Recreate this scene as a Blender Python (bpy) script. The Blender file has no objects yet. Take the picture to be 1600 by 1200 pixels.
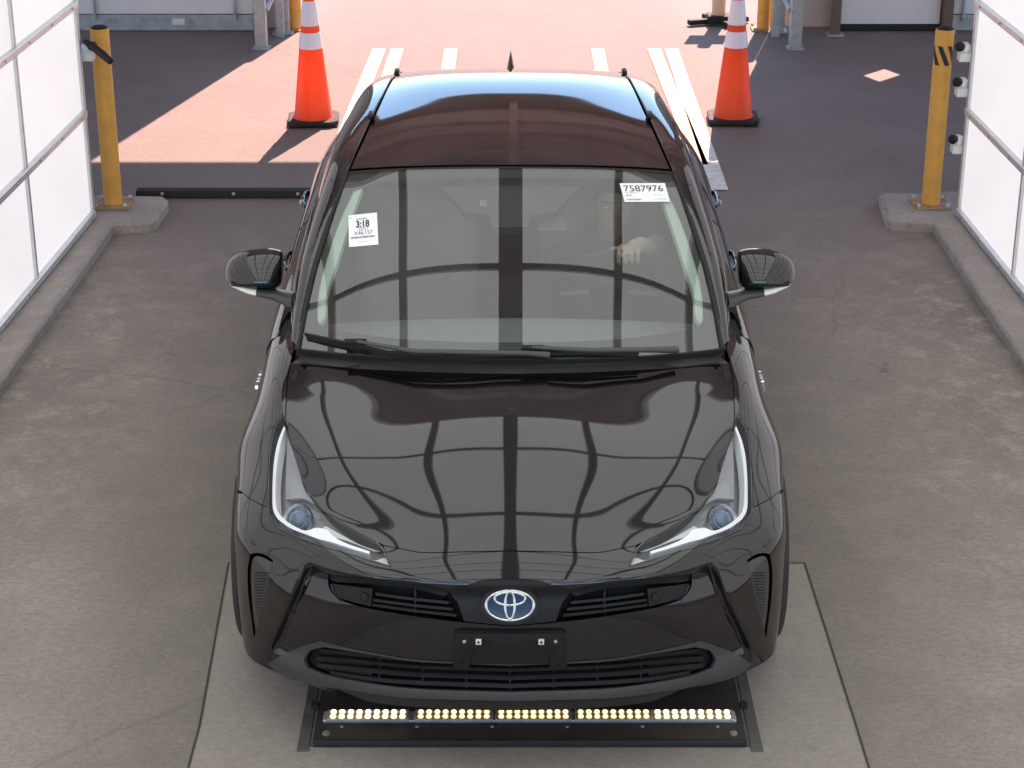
import bpy, bmesh, math, random
import numpy as np
from mathutils import Vector, Matrix
from mathutils.geometry import delaunay_2d_cdt
from mathutils.bvhtree import BVHTree

random.seed(7)
SC = bpy.context.scene
COL = SC.collection
R = math.radians

# ------------------------------------------------------------------ camera, sky, sun, exposure
CAM_X, CAM_Y, CAM_Z, PITCH, FPX = 0.006, -4.84, 3.30, R(22.5), 3041.0
cam_d = bpy.data.cameras.new('camera')
cam_d.lens = 36.0 * FPX / 1600.0
cam_d.sensor_width = 36.0
cam_d.clip_start, cam_d.clip_end = 0.05, 2000
cam = bpy.data.objects.new('camera', cam_d)
COL.objects.link(cam)
cam.location = (CAM_X, CAM_Y, CAM_Z)
cam.rotation_euler = (R(90) - PITCH, 0, 0)
SC.camera = cam

SUN_EL = R(43)
SUN_FROM = Vector((0.235, 1.0, 0)).normalized() * math.cos(SUN_EL) + Vector((0, 0, math.sin(SUN_EL)))
world = bpy.data.worlds.new('World')
SC.world = world
world.use_nodes = True
wn = world.node_tree.nodes
sky = wn.new('ShaderNodeTexSky')
sky.sky_type = 'NISHITA'
sky.sun_disc = False
sky.sun_elevation = SUN_EL
sky.dust_density = 0.2
sky.ozone_density = 3.0
sky.sun_rotation = math.atan2(SUN_FROM.x, SUN_FROM.y)
world.node_tree.links.new(sky.outputs[0], wn['Background'].inputs[0])
wn['Background'].inputs[1].default_value = 0.05

sun_d = bpy.data.lights.new('sun', 'SUN')
sun_d.energy = 2.0
sun_d.angle = R(0.5)
sun_d.color = (1.0, 0.68, 0.59)
sun = bpy.data.objects.new('sun', sun_d)
COL.objects.link(sun)
sun.location = (2, 12, 12)
sun.rotation_euler = SUN_FROM.to_track_quat('Z', 'Y').to_euler()

SC.view_settings.view_transform = 'Standard'
SC.view_settings.look = 'None'
SC.view_settings.exposure = 2.85
SC.view_settings.gamma = 1.0
SC.view_settings.use_curve_mapping = False
WALL_LIGHT = 0.121        # radiance of the lit side panels
CEIL_LIGHT = 0.218         # radiance of the lit ceiling panels

# ------------------------------------------------------------------ survey of the photograph (1600x1200 pixels)
SP, CP = math.sin(PITCH), math.cos(PITCH)
def ray(px, py):
    u, v = (px - 800.0) / FPX, (py - 600.0) / FPX
    return Vector((u, CP - v * SP, -SP - v * CP))
def at(px, py, z=None, y=None):
    r = ray(px, py)
    d = (z - CAM_Z) / r.z if z is not None else (y - CAM_Y) / r.y
    return Vector((CAM_X + r.x * d, CAM_Y + r.y * d, CAM_Z + r.z * d))

# ------------------------------------------------------------------ materials
MATS = {}
def mat(name, color, rough=0.5, metal=0.0, spec=0.5, coat=0.0, noise=None, bump=0.0, bscale=60, emit=0.0, ecol=None):
    """noise = (scale, amount[, second colour])"""
    if name in MATS: return MATS[name]
    m = bpy.data.materials.new(name)
    m.use_nodes = True
    nt = m.node_tree
    b = nt.nodes['Principled BSDF']
    b.inputs['Base Color'].default_value = (*color, 1)
    b.inputs['Roughness'].default_value = rough
    b.inputs['Metallic'].default_value = metal
    b.inputs['Specular IOR Level'].default_value = spec
    b.inputs['Coat Weight'].default_value = coat
    b.inputs['Coat Roughness'].default_value = 0.03
    if emit:
        b.inputs['Emission Color'].default_value = (*(ecol or color), 1)
        b.inputs['Emission Strength'].default_value = emit
    if noise or bump:
        tc = nt.nodes.new('ShaderNodeTexCoord')
    if noise:
        nz = nt.nodes.new('ShaderNodeTexNoise')
        nz.inputs['Scale'].default_value = noise[0]
        nz.inputs['Detail'].default_value = 7
        nz.inputs['Roughness'].default_value = 0.65
        nt.links.new(tc.outputs['Object'], nz.inputs['Vector'])
        cr = nt.nodes.new('ShaderNodeValToRGB')
        a = noise[1]
        c2 = noise[2] if len(noise) > 2 else tuple(min(1, c * (1 + a)) for c in color)
        c1 = tuple(c * (1 - a) for c in color)
        cr.color_ramp.elements[0].position, cr.color_ramp.elements[1].position = 0.3, 0.72
        cr.color_ramp.elements[0].color, cr.color_ramp.elements[1].color = (*c1, 1), (*c2, 1)
        nt.links.new(nz.outputs['Fac'], cr.inputs[0])
        nt.links.new(cr.outputs[0], b.inputs['Base Color'])
        mr = nt.nodes.new('ShaderNodeMapRange')
        mr.inputs['To Min'].default_value, mr.inputs['To Max'].default_value = rough * 0.85, min(1, rough * 1.2)
        nt.links.new(nz.outputs['Fac'], mr.inputs[0])
        nt.links.new(mr.outputs[0], b.inputs['Roughness'])
    if bump:
        n2 = nt.nodes.new('ShaderNodeTexNoise')
        n2.inputs['Scale'].default_value = bscale
        n2.inputs['Detail'].default_value = 5
        nt.links.new(tc.outputs['Object'], n2.inputs['Vector'])
        bp = nt.nodes.new('ShaderNodeBump')
        bp.inputs['Strength'].default_value = bump
        bp.inputs['Distance'].default_value = 0.01
        nt.links.new(n2.outputs['Fac'], bp.inputs['Height'])
        nt.links.new(bp.outputs[0], b.inputs['Normal'])
    MATS[name] = m
    return m

def ground_mat(name, base, dark, light, sc=1.0, speck=0.35, rough=0.85, dirt_and_light=None):
    m = bpy.data.materials.new(name)
    m.use_nodes = True
    nt = m.node_tree; L = nt.links.new; N = nt.nodes.new
    b = nt.nodes['Principled BSDF']
    tc = N('ShaderNodeTexCoord')
    def noise(scale, detail=6, rough_=0.6, dist=0.0, vec=None):
        n = N('ShaderNodeTexNoise')
        n.inputs['Scale'].default_value = scale; n.inputs['Detail'].default_value = detail
        n.inputs['Roughness'].default_value = rough_; n.inputs['Distortion'].default_value = dist
        L(vec or tc.outputs['Object'], n.inputs['Vector'])
        return n.outputs['Fac']
    def ramp(fac, p0, p1, c0=(0, 0, 0), c1=(1, 1, 1)):
        r = N('ShaderNodeValToRGB')
        r.color_ramp.elements[0].position, r.color_ramp.elements[1].position = p0, p1
        r.color_ramp.elements[0].color, r.color_ramp.elements[1].color = (*c0, 1), (*c1, 1)
        L(fac, r.inputs[0]); return r.outputs[0]
    def mix(fac, a, bb, mode='MIX'):
        x = N('ShaderNodeMix'); x.data_type = 'RGBA'; x.blend_type = mode
        if isinstance(fac, float): x.inputs[0].default_value = fac
        else: L(fac, x.inputs[0])
        for s, k in ((a, 6), (bb, 7)):
            if isinstance(s, tuple): x.inputs[k].default_value = (*s, 1)
            else: L(s, x.inputs[k])
        return x.outputs[2]
    c = mix(ramp(noise(0.9 * sc, 8, 0.65, 0.4), 0.35, 0.68), dark, base)
    c = mix(ramp(noise(2.6 * sc, 7, 0.7, 0.2), 0.50, 0.78), c, light)                 # worn paler patches
    st = N('ShaderNodeMapping'); st.inputs['Scale'].default_value = (0.5, 3.0, 1)
    L(tc.outputs['Object'], st.inputs['Vector'])
    c = mix(ramp(noise(2.2 * sc, 6, 0.7, 0.5, st.outputs[0]), 0.52, 0.8, (0, 0, 0), (.55, .55, .55)), c, dark)   # broom and tyre streaks
    c = mix(ramp(noise(7.0 * sc, 3, 0.5), 0.70, 0.76, (0, 0, 0), (.6, .6, .6)), c, light)         # small spots
    c = mix(ramp(noise(5.0 * sc, 2, 0.5, 0.3), 0.24, 0.30, (.7, .7, .7), (0, 0, 0)), c, tuple(x * .55 for x in dark))  # oil drips
    if dirt_and_light:                                                                            # pale grit lying along the two kerbs
        sx = N('ShaderNodeSeparateXYZ'); L(tc.outputs['Object'], sx.inputs[0])
        ab = N('ShaderNodeMath'); ab.operation = 'ABSOLUTE'; L(sx.outputs[0], ab.inputs[0])
        mr = N('ShaderNodeMapRange'); L(ab.outputs[0], mr.inputs[0])
        mr.inputs['From Min'].default_value, mr.inputs['From Max'].default_value = 1.35, 2.15
        mu = N('ShaderNodeMath'); mu.operation = 'MULTIPLY'; L(mr.outputs[0], mu.inputs[0])
        L(ramp(noise(5.5, 8, 0.75, 0.15), 0.50, 0.72), mu.inputs[1])
        yl = N('ShaderNodeMapRange'); L(sx.outputs[1], yl.inputs[0])
        yl.inputs['From Min'].default_value, yl.inputs['From Max'].default_value = 5.2, 4.2
        m2 = N('ShaderNodeMath'); m2.operation = 'MULTIPLY'; L(mu.outputs[0], m2.inputs[0]); L(yl.outputs[0], m2.inputs[1])
        c = mix(m2.outputs[0], c, dirt_and_light)
        du = N('ShaderNodeMapRange'); du.interpolation_type = 'SMOOTHSTEP'; L(sx.outputs[1], du.inputs[0])               # dust, plus the stronger light at the near end painted in as paleness
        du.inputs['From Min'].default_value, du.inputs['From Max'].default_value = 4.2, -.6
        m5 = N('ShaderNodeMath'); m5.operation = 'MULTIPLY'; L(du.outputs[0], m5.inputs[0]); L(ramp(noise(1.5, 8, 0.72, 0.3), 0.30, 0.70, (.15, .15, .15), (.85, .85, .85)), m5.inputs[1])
        c = mix(m5.outputs[0], c, tuple(x * .84 for x in dirt_and_light))
    if dirt_and_light:                                                                            # past the bar the colour turns darker and pinker
        ya = N('ShaderNodeMath'); ya.operation = 'MULTIPLY_ADD'; L(noise(1.2, 6, .6), ya.inputs[0]); ya.inputs[1].default_value = 1.6; L(sx.outputs[1], ya.inputs[2])
        ym = N('ShaderNodeMapRange'); ym.interpolation_type = 'SMOOTHSTEP'; L(ya.outputs[0], ym.inputs[0])
        ym.inputs['From Min'].default_value, ym.inputs['From Max'].default_value = 4.6, 7.4
        yc = mix(ramp(noise(1.5, 8, .7, .3), .32, .70), (0.165, 0.131, 0.116), (0.225, 0.180, 0.157))
        yc = mix(ramp(noise(38, 4, .75), .38, .66, (.0, .0, .0), (.45, .45, .45)), yc, (0.29, 0.232, 0.20))
        yc = mix(ramp(noise(9, 6, .7), .56, .72, (.0, .0, .0), (.5, .5, .5)), yc, (0.135, 0.105, 0.094))
        c = mix(ym.outputs[0], c, yc)
    if dirt_and_light:                                                                            # weaker light away from the lit walls, painted in as a darker middle
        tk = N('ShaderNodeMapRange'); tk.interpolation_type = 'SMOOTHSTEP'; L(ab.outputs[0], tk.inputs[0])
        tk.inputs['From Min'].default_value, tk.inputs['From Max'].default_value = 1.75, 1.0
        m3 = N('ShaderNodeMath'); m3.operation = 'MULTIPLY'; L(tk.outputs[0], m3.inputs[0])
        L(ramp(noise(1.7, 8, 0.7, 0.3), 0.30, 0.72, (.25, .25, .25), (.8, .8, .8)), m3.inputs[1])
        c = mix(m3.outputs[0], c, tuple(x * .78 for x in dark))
        vo = N('ShaderNodeTexVoronoi'); vo.feature = 'DISTANCE_TO_EDGE'; vo.inputs['Scale'].default_value = .55
        wp = N('ShaderNodeMix'); wp.data_type = 'RGBA'; wp.inputs[0].default_value = .12; L(tc.outputs['Object'], wp.inputs[6])
        nn = N('ShaderNodeTexNoise'); nn.inputs['Scale'].default_value = 3; nn.inputs['Detail'].default_value = 6; L(tc.outputs['Object'], nn.inputs['Vector']); L(nn.outputs['Color'], wp.inputs[7])
        L(wp.outputs[2], vo.inputs['Vector'])
        ck = ramp(vo.outputs['Distance'], 0.0, 0.006, (.28, .28, .28), (0, 0, 0))
        m4 = N('ShaderNodeMath'); m4.operation = 'MULTIPLY'; L(ck, m4.inputs[0]); L(ramp(noise(0.8, 3), .5, .6), m4.inputs[1])
        c = mix(m4.outputs[0], c, tuple(x * .4 for x in dark))                             # hairline cracks here and there
    gr = N('ShaderNodeMapping'); gr.inputs['Scale'].default_value = (1.0, 1.6, 1)
    L(tc.outputs['Object'], gr.inputs['Vector'])
    c = mix(ramp(noise(34, 5, .8, 0, gr.outputs[0]), .34, .62, (.55, .55, .55), (0, 0, 0)), c, tuple(x * .72 for x in dark))   # coarse dark grit
    c = mix(ramp(noise(47, 4, .8, 0, gr.outputs[0]), .58, .74, (0, 0, 0), (.55, .55, .55)), c, tuple(min(1, x * 1.25) for x in light))   # pale aggregate
    fine = noise(160, 3, 0.7)
    c = mix(speck, c, ramp(fine, 0.25, 0.8, (.25, .25, .25), (1, 1, 1)), 'SOFT_LIGHT')
    L(c, b.inputs['Base Color'])
    b.inputs['Roughness'].default_value = rough
    b.inputs['Specular IOR Level'].default_value = 0.35
    bp = N('ShaderNodeBump'); bp.inputs['Strength'].default_value = 0.5; bp.inputs['Distance'].default_value = 0.004
    L(noise(110, 4, 0.7), bp.inputs['Height']); L(bp.outputs[0], b.inputs['Normal'])
    MATS[name] = m
    return m

PAINT = mat('black_paint', (0.0040, 0.0036, 0.0042), 0.032, spec=0.90, noise=(4, .35))
SATIN = mat('satin_grey_plastic', (0.055, 0.053, 0.054), 0.36, spec=.5, noise=(30, .12))
MATTE = mat('black_plastic', (0.013, 0.012, 0.0125), 0.5, spec=.3, noise=(60, .2))
GAPM = mat('panel_gap', (0.002, 0.002, 0.002), 0.9)
RUBBER = mat('black_rubber', (0.014, 0.014, 0.014), 0.75, noise=(40, .3))
TYRE = mat('tyre_rubber', (0.035, 0.032, 0.030), 0.8, noise=(25, .3))
CHROME = mat('chrome', (0.75, 0.77, 0.80), 0.08, 1.0)
ALU = mat('aluminium_rail', (0.62, 0.63, 0.64), 0.35, 0.55, noise=(12, .12))
STEEL = mat('galvanised_steel', (0.42, 0.43, 0.44), 0.45, 0.6, noise=(15, .25))
DKCHROME = mat('smoked_chrome', (0.52, 0.53, 0.55), 0.25, 0.6)
BLUE = mat('blue_backing', (0.003, 0.018, 0.06), 0.2, 0.0, spec=.3, coat=.3)
WHITEP = mat('white_paper', (0.86, 0.86, 0.88), 0.6)
INK = mat('dark_ink', (0.02, 0.02, 0.022), 0.6)
GREYINK = mat('grey_ink', (0.16, 0.16, 0.17), 0.6)
FAINT = mat('faint_ink', (0.36, 0.36, 0.38), 0.6)
CABIN = mat('cabin_grey', (0.34, 0.34, 0.33), 0.7, noise=(20, .2))
SEATM = mat('seat_fabric', (0.26, 0.26, 0.26), 0.85, noise=(90, .08), bump=.2)
TRIM = mat('pale_pillar_trim', (0.50, 0.54, 0.50), 0.6)
YELLOW = mat('bollard_yellow', (0.74, 0.37, 0.07), 0.5, noise=(9, .14), bump=.06, bscale=25)
ORANGE = mat('cone_orange', (0.90, 0.14, 0.035), 0.45, noise=(6, .08))
def let_through(m, col, fac):
    nt = m.node_tree; b = nt.nodes['Principled BSDF']; o = [n for n in nt.nodes if n.type == 'OUTPUT_MATERIAL'][0]
    t = nt.nodes.new('ShaderNodeBsdfTranslucent'); t.inputs[0].default_value = (*col, 1)
    x = nt.nodes.new('ShaderNodeMixShader'); x.inputs[0].default_value = fac
    nt.links.new(b.outputs[0], x.inputs[1]); nt.links.new(t.outputs[0], x.inputs[2]); nt.links.new(x.outputs[0], o.inputs[0])
let_through(ORANGE, (1.0, .20, .05), .45)        # soft cone plastic glows a little with the sun behind it
REFLECT = mat('reflective_band', (0.86, 0.81, 0.93), 0.3, noise=(90, .08))
WHITEPL = mat('white_plastic', (0.72, 0.72, 0.70), 0.4, noise=(20, .06))
DOORM = mat('white_door_paint', (0.78, 0.74, 0.72), 0.45, noise=(3, .07))
BRICKM = mat('facade_render', (0.48, 0.43, 0.41), 0.8, noise=(5, .15), bump=.3)
CANOPY = mat('dark_canopy_steel', (0.76, 0.67, 0.68), 0.7, noise=(1.2, .18))
FRAMED = mat('dark_ceiling_frame', (0.62, 0.56, 0.55), 0.5)
CONC = ground_mat('kerb_concrete', (0.40, 0.36, 0.325), (0.29, 0.257, 0.23), (0.47, 0.425, 0.385), 2.2, 0.3, 0.85)
ASPH = ground_mat('worn_asphalt', (0.275, 0.242, 0.205), (0.190, 0.164, 0.142), (0.36, 0.318, 0.268), 1.0, 0.45, 0.8, dirt_and_light=(0.50, 0.435, 0.365))
PAD = ground_mat('pad_concrete', (0.34, 0.302, 0.262), (0.285, 0.25, 0.218), (0.375, 0.335, 0.29), 1.5, 0.25, 0.75)
LINEW = mat('white_line_paint', (0.70, 0.68, 0.64), 0.7, noise=(14, .25))
LINEY = mat('faded_yellow_paint', (0.62, 0.44, 0.22), 0.7, noise=(14, .3))
LEDON = mat('lit_led', (1.0, 0.80, 0.42), 0.4, emit=0.40, ecol=(1.0, 0.70, 0.26))
LEDHOT = mat('lit_led_bright', (1.0, 0.88, 0.6), 0.4, emit=1.1, ecol=(1.0, 0.76, 0.36))
TRAYM = mat('tray_black_steel', (0.050, 0.043, 0.040), 0.5, noise=(7, .35))
SKIN = mat('skin', (0.36, 0.24, 0.185), 0.55, noise=(18, .08))
SHIRT = mat('dark_shirt', (0.05, 0.055, 0.06), 0.85, noise=(30, .2))
HAIRM = mat('dark_hair', (0.016, 0.011, 0.009), 0.6, noise=(60, .3))

def panel_light(name, strength, col):
    m = bpy.data.materials.new(name); m.use_nodes = True
    nt = m.node_tree; b = nt.nodes['Principled BSDF']
    tc = nt.nodes.new('ShaderNodeTexCoord')
    n = nt.nodes.new('ShaderNodeTexNoise'); n.inputs['Scale'].default_value = 1.3; n.inputs['Detail'].default_value = 3
    nt.links.new(tc.outputs['Object'], n.inputs['Vector'])
    r = nt.nodes.new('ShaderNodeValToRGB')
    r.color_ramp.elements[0].position, r.color_ramp.elements[1].position = .3, .7
    r.color_ramp.elements[0].color = (*[c * .92 for c in col], 1); r.color_ramp.elements[1].color = (*col, 1)
    nt.links.new(n.outputs['Fac'], r.inputs[0])
    nt.links.new(r.outputs[0], b.inputs['Emission Color'])
    b.inputs['Base Color'].default_value = (.15, .15, .15, 1)
    b.inputs['Emission Strength'].default_value = strength
    b.inputs['Roughness'].default_value = .5
    MATS[name] = m
    return m
WALLP = panel_light('lit_wall_panel', WALL_LIGHT, (0.98, 0.93, 0.96))
CEILP = panel_light('lit_ceiling_panel', CEIL_LIGHT, (0.97, 1.0, 0.97))

def glass(name, tint, f0=0.04, rough=0.0):
    """thin pane: clear tint plus a mirror layer that grows towards grazing view, the same from both sides"""
    m = bpy.data.materials.new(name); m.use_nodes = True
    nt = m.node_tree; nt.nodes.clear(); N = nt.nodes.new; L = nt.links.new
    o = N('ShaderNodeOutputMaterial')
    t = N('ShaderNodeBsdfTransparent'); t.inputs[0].default_value = (*tint, 1)
    g = N('ShaderNodeBsdfGlossy'); g.inputs['Roughness'].default_value = rough
    ge = N('ShaderNodeNewGeometry'); d = N('ShaderNodeVectorMath'); d.operation = 'DOT_PRODUCT'
    L(ge.outputs['Incoming'], d.inputs[0]); L(ge.outputs['Normal'], d.inputs[1])
    def mth(op, a, b=None):
        n = N('ShaderNodeMath'); n.operation = op; n.use_clamp = True
        for i, s in enumerate((a, b)):
            if s is None: continue
            if isinstance(s, float): n.inputs[i].default_value = s
            else: L(s, n.inputs[i])
        return n.outputs[0]
    c = mth('POWER', mth('SUBTRACT', 1.0, mth('ABSOLUTE', d.outputs['Value'])), 5.0)
    f = mth('ADD', mth('MULTIPLY', c, 1.0 - f0), f0)
    x = N('ShaderNodeMixShader')
    L(f, x.inputs[0]); L(t.outputs[0], x.inputs[1]); L(g.outputs[0], x.inputs[2]); L(x.outputs[0], o.inputs[0])
    MATS[name] = m
    return m
WSGLASS = glass('windscreen_glass', (0.76, 0.84, 0.79), 0.142)
SIDEGLASS = mat('tinted_side_glass', (0.006, 0.007, 0.008), 0.02, spec=0.6)
LENS = glass('clear_lens', (0.95, 0.96, 0.97), 0.04)

# ------------------------------------------------------------------ helpers
def link(o, parent=None):
    COL.objects.link(o)
    if parent is not None: o.parent = parent
    return o
def empty(name, loc=(0, 0, 0), rz=0.0):
    o = bpy.data.objects.new(name, None); o.empty_display_size = .1
    o.location = loc; o.rotation_euler = (0, 0, rz)
    return link(o)
def tag(o, label=None, cat=None, group=None, kind=None):
    if label: o['label'] = label
    if cat: o['category'] = cat
    if group: o['group'] = group
    if kind: o['kind'] = kind
    return o
def obj(name, bm, m, parent=None, smooth=True, bevel=0.0, loc=None):
    me = bpy.data.meshes.new(name)
    bm.to_mesh(me); bm.free()
    for mm in (m if isinstance(m, (list, tuple)) else [m]): me.materials.append(mm)
    o = bpy.data.objects.new(name, me)
    if loc: o.location = loc
    link(o, parent)
    if smooth:
        for p in me.polygons: p.use_smooth = True
        me.set_sharp_from_angle(angle=R(38))
    if bevel:
        b = o.modifiers.new('bevel', 'BEVEL'); b.width = bevel; b.segments = 2; b.limit_method = 'ANGLE'
        b.harden_normals = False
    return o
def box(bm, c, s, rot=None):
    mtx = Matrix.Translation(c) @ (rot.to_4x4() if rot is not None else Matrix.Identity(4)) @ Matrix.Diagonal((s[0], s[1], s[2], 1))
    return bmesh.ops.create_cube(bm, size=1.0, matrix=mtx)
def boxb(name, c, s, m, parent=None, bevel=0.0, rot=None):
    bm = bmesh.new(); box(bm, Vector(c), s, rot)
    return obj(name, bm, m, parent, smooth=bevel > 0, bevel=bevel)
def tube(bm, pts, rad, n=10, cap=True):
    pts = [Vector(p) for p in pts]
    rads = rad if isinstance(rad, (list, tuple)) else [rad] * len(pts)
    up = None; rings = []
    for i, p in enumerate(pts):
        t = (pts[min(i + 1, len(pts) - 1)] - pts[max(i - 1, 0)]).normalized()
        if up is None:
            up = Vector((0, 0, 1)) if abs(t.z) < .9 else Vector((1, 0, 0))
        a = (up - t * up.dot(t)).normalized(); up = a; b = t.cross(a)
        rings.append([bm.verts.new(p + (a * math.cos(2 * math.pi * k / n) + b * math.sin(2 * math.pi * k / n)) * rads[i]) for k in range(n)])
    for r0, r1 in zip(rings, rings[1:]):
        for k in range(n): bm.faces.new((r0[k], r0[(k + 1) % n], r1[(k + 1) % n], r1[k]))
    if cap:
        bm.faces.new(rings[0][::-1]); bm.faces.new(rings[-1])
def lathe(bm, prof, n=32, c=(0, 0, 0), mi=None):
    c = Vector(c); rings = []
    for r, z in prof:
        rings.append([bm.verts.new(c + Vector((r * math.cos(2 * math.pi * k / n), r * math.sin(2 * math.pi * k / n), z))) for k in range(n)])
    for i, (r0, r1) in enumerate(zip(rings, rings[1:])):
        for k in range(n):
            f = bm.faces.new((r0[k], r0[(k + 1) % n], r1[(k + 1) % n], r1[k]))
            if mi: f.material_index = mi[i]
    if prof[0][0] > 1e-4: bm.faces.new(rings[0][::-1])
    if prof[-1][0] > 1e-4: bm.faces.new(rings[-1])
def prism(bm, poly, z0, z1):
    lo = [bm.verts.new((x, y, z0)) for x, y in poly]; hi = [bm.verts.new((x, y, z1)) for x, y in poly]
    n = len(poly)
    bm.faces.new(lo[::-1]); bm.faces.new(hi)
    for i in range(n): bm.faces.new((lo[i], lo[(i + 1) % n], hi[(i + 1) % n], hi[i]))
def copy_tree(o, parent=None):
    c = o.copy(); link(c, parent)
    for ch in list(o.children): copy_tree(ch, c)
    return c
def text_mesh(s, size, align='CENTER', bold=0.0):
    """flat triangles of a word in the x,y plane: (verts, faces)"""
    cu = bpy.data.curves.new('word', 'FONT'); cu.body = s; cu.size = size; cu.align_x = align; cu.align_y = 'CENTER'
    cu.offset = bold
    o = bpy.data.objects.new('word', cu); COL.objects.link(o)
    me = bpy.data.meshes.new_from_object(o)
    V = [v.co.copy() for v in me.vertices]; F = [tuple(p.vertices) for p in me.polygons]
    bpy.data.objects.remove(o); bpy.data.curves.remove(cu); bpy.data.meshes.remove(me)
    return V, F

# ------------------------------------------------------------------ the setting
def sheet(name, poly, z, m, sub=0):
    bm = bmesh.new()
    bm.faces.new([bm.verts.new((x, y, z)) for x, y in poly])
    o = obj(name, bm, m, smooth=False)
    return tag(o, kind='structure')
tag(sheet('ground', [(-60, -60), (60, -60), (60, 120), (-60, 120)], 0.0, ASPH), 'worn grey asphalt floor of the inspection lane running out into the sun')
padp = [(-1.02, 1.42), (-0.965, 0.35), (-0.94, -5.0), (1.09, -5.0), (1.075, 0.35), (1.065, 1.42)]
padp = [(x, y) for x, y in padp]
bm = bmesh.new(); prism(bm, padp[::-1], -0.02, 0.004)
tag(obj('concrete_pad', bm, PAD, smooth=False, bevel=0.002), 'smooth pale concrete pad set into the asphalt under the car', kind='structure')
bm = bmesh.new()
for a, b in zip(padp, padp[1:] + padp[:1]):
    if b[1] < -4.9 and a[1] < -4.9: continue
    a, b = Vector((*a, 0.0065)), Vector((*b, 0.0065)); d = (b - a).normalized(); n = Vector((d.y, -d.x, 0)) * .0035
    bm.faces.new([bm.verts.new(p) for p in (a - n, b - n, b + n, a + n)][::1])
bmesh.ops.recalc_face_normals(bm, faces=bm.faces)
tag(obj('pad_joint', bm, mat('joint_dirt', (.05, .042, .036), .9), smooth=False), 'dark joint line between concrete pad and asphalt', kind='structure')

# painted lane lines on the floor
def stripe(x0, x1, ya, yb, m, label):
    o = sheet('lane_line', [(x0 - .05, ya), (x0 + .05, ya), (x1 + .05, yb), (x1 - .05, yb)], 0.006, m)
    tag(o, label)
stripe(1.217, 1.213, 6.07, 9.76, LINEW, 'outer white line right of the car')
stripe(1.15, 1.08, 6.6, 9.76, LINEY, 'inner yellow line right of the car')
stripe(.65, .655, 6.6, 9.76, LINEY, 'yellow line behind the car roof, right of the antenna')
stripe(-.47, -.456, 6.6, 9.76, LINEY, 'yellow line behind the car roof, left of the antenna')
stripe(-.92, -.863, 6.6, 9.76, LINEY, 'inner yellow line left of the car')
stripe(-1.09, -1.0, 6.3, 9.76, LINEW, 'outer white line left of the car')

# kerbs with the widened blocks that carry the bollards
KZ = .06
def kerb(pts, label):
    area = sum(a[0] * b[1] - b[0] * a[1] for a, b in zip(pts, pts[1:] + pts[:1]))
    if area < 0: pts = pts[::-1]
    bm = bmesh.new(); prism(bm, pts, -.02, KZ)
    bmesh.ops.subdivide_edges(bm, edges=[e for e in bm.edges if e.calc_length() > .3], cuts=14, use_grid_fill=False)
    for v in bm.verts:
        if v.co.z > 0: v.co += Vector((random.uniform(-.006, .006), random.uniform(-.006, .006), random.uniform(-.004, .003)))
    o = obj('kerb', bm, CONC, smooth=True, bevel=.016)
    tag(o, label, kind='structure')
kerb([(-3.0, -4.5), (-2.52, -4.5), (-2.33, -.2), (-2.227, 2.98), (-2.16, 5.26), (-1.965, 5.28), (-1.94, 5.34), (-1.93, 5.70), (-1.97, 5.78), (-2.75, 5.80)],
     'low concrete kerb along the left light wall with a block at its end')
kerb([(3.0, -4.5), (2.50, -4.5), (2.34, -.2), (2.30, 3.27), (2.30, 5.29), (2.09, 5.31), (2.06, 5.37), (2.09, 5.78), (2.13, 5.84), (2.95, 5.85)],
     'low concrete kerb along the right light wall with a block at its end')

# lit side walls: aluminium grid with white glowing panels
def light_wall(s, xe, ye, slope, label):
    root = tag(empty('light_wall', (xe, ye, 0)), label, 'light wall', 'lit white panel walls either side of the lane')
    ang = math.atan(slope) * s
    root.rotation_euler = (0, 0, ang)
    rows, cols, dy = [.082, .645, 1.232, 1.82, 2.41, 3.0, 3.59], 8, 1.11
    pm = {}
    for j in range(cols):
        for i in range(6):
            h = rows[i + 1] - rows[i] - .034
            if i not in pm:
                bm = bmesh.new(); box(bm, Vector((0, 0, 0)), (.02, dy - .022, h))
                me = bpy.data.meshes.new('panel'); bm.to_mesh(me); bm.free(); me.materials.append(WALLP); pm[i] = me
            o = bpy.data.objects.new('panel', pm[i]); link(o, root)
            o.location = (s * .012, -dy * (j + .5), (rows[i] + rows[i + 1]) / 2)
    for z in rows:
        r = boxb('rail', (0, -dy * cols / 2, z), (.05, dy * cols, .036), ALU, root, bevel=.004)
    for j in range(cols + 1):
        w = .020 if j else .03
        boxb('mullion', (s * .006, -dy * j, (rows[0] + rows[-1]) / 2), (.044, w, rows[-1] - rows[0]), ALU, root, bevel=.003)
    bm = bmesh.new()
    for z in rows[:3]:
        for k in range(22):
            mtx = Matrix.Translation((-s * .027, -.12 - k * .40, z)) @ Matrix.Rotation(R(90), 4, 'Y')
            bmesh.ops.create_cone(bm, cap_ends=True, segments=8, radius1=.007, radius2=.006, depth=.006, matrix=mtx)
    obj('rivets', bm, STEEL, root)
    boxb('backing', (s * .06, -dy * cols / 2, 1.9), (.03, dy * cols, 3.5), ALU, root)
    boxb('foot_bracket', (-s * .01, -1.95, .066), (.06, .22, .012), STEEL, root, bevel=.003)
light_wall(-1, -2.296, 5.37, .051, 'white glowing panel wall with aluminium rails on the left of the lane')
light_wall(1, 2.468, 5.41, .03, 'white glowing panel wall with aluminium rails on the right of the lane')

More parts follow.
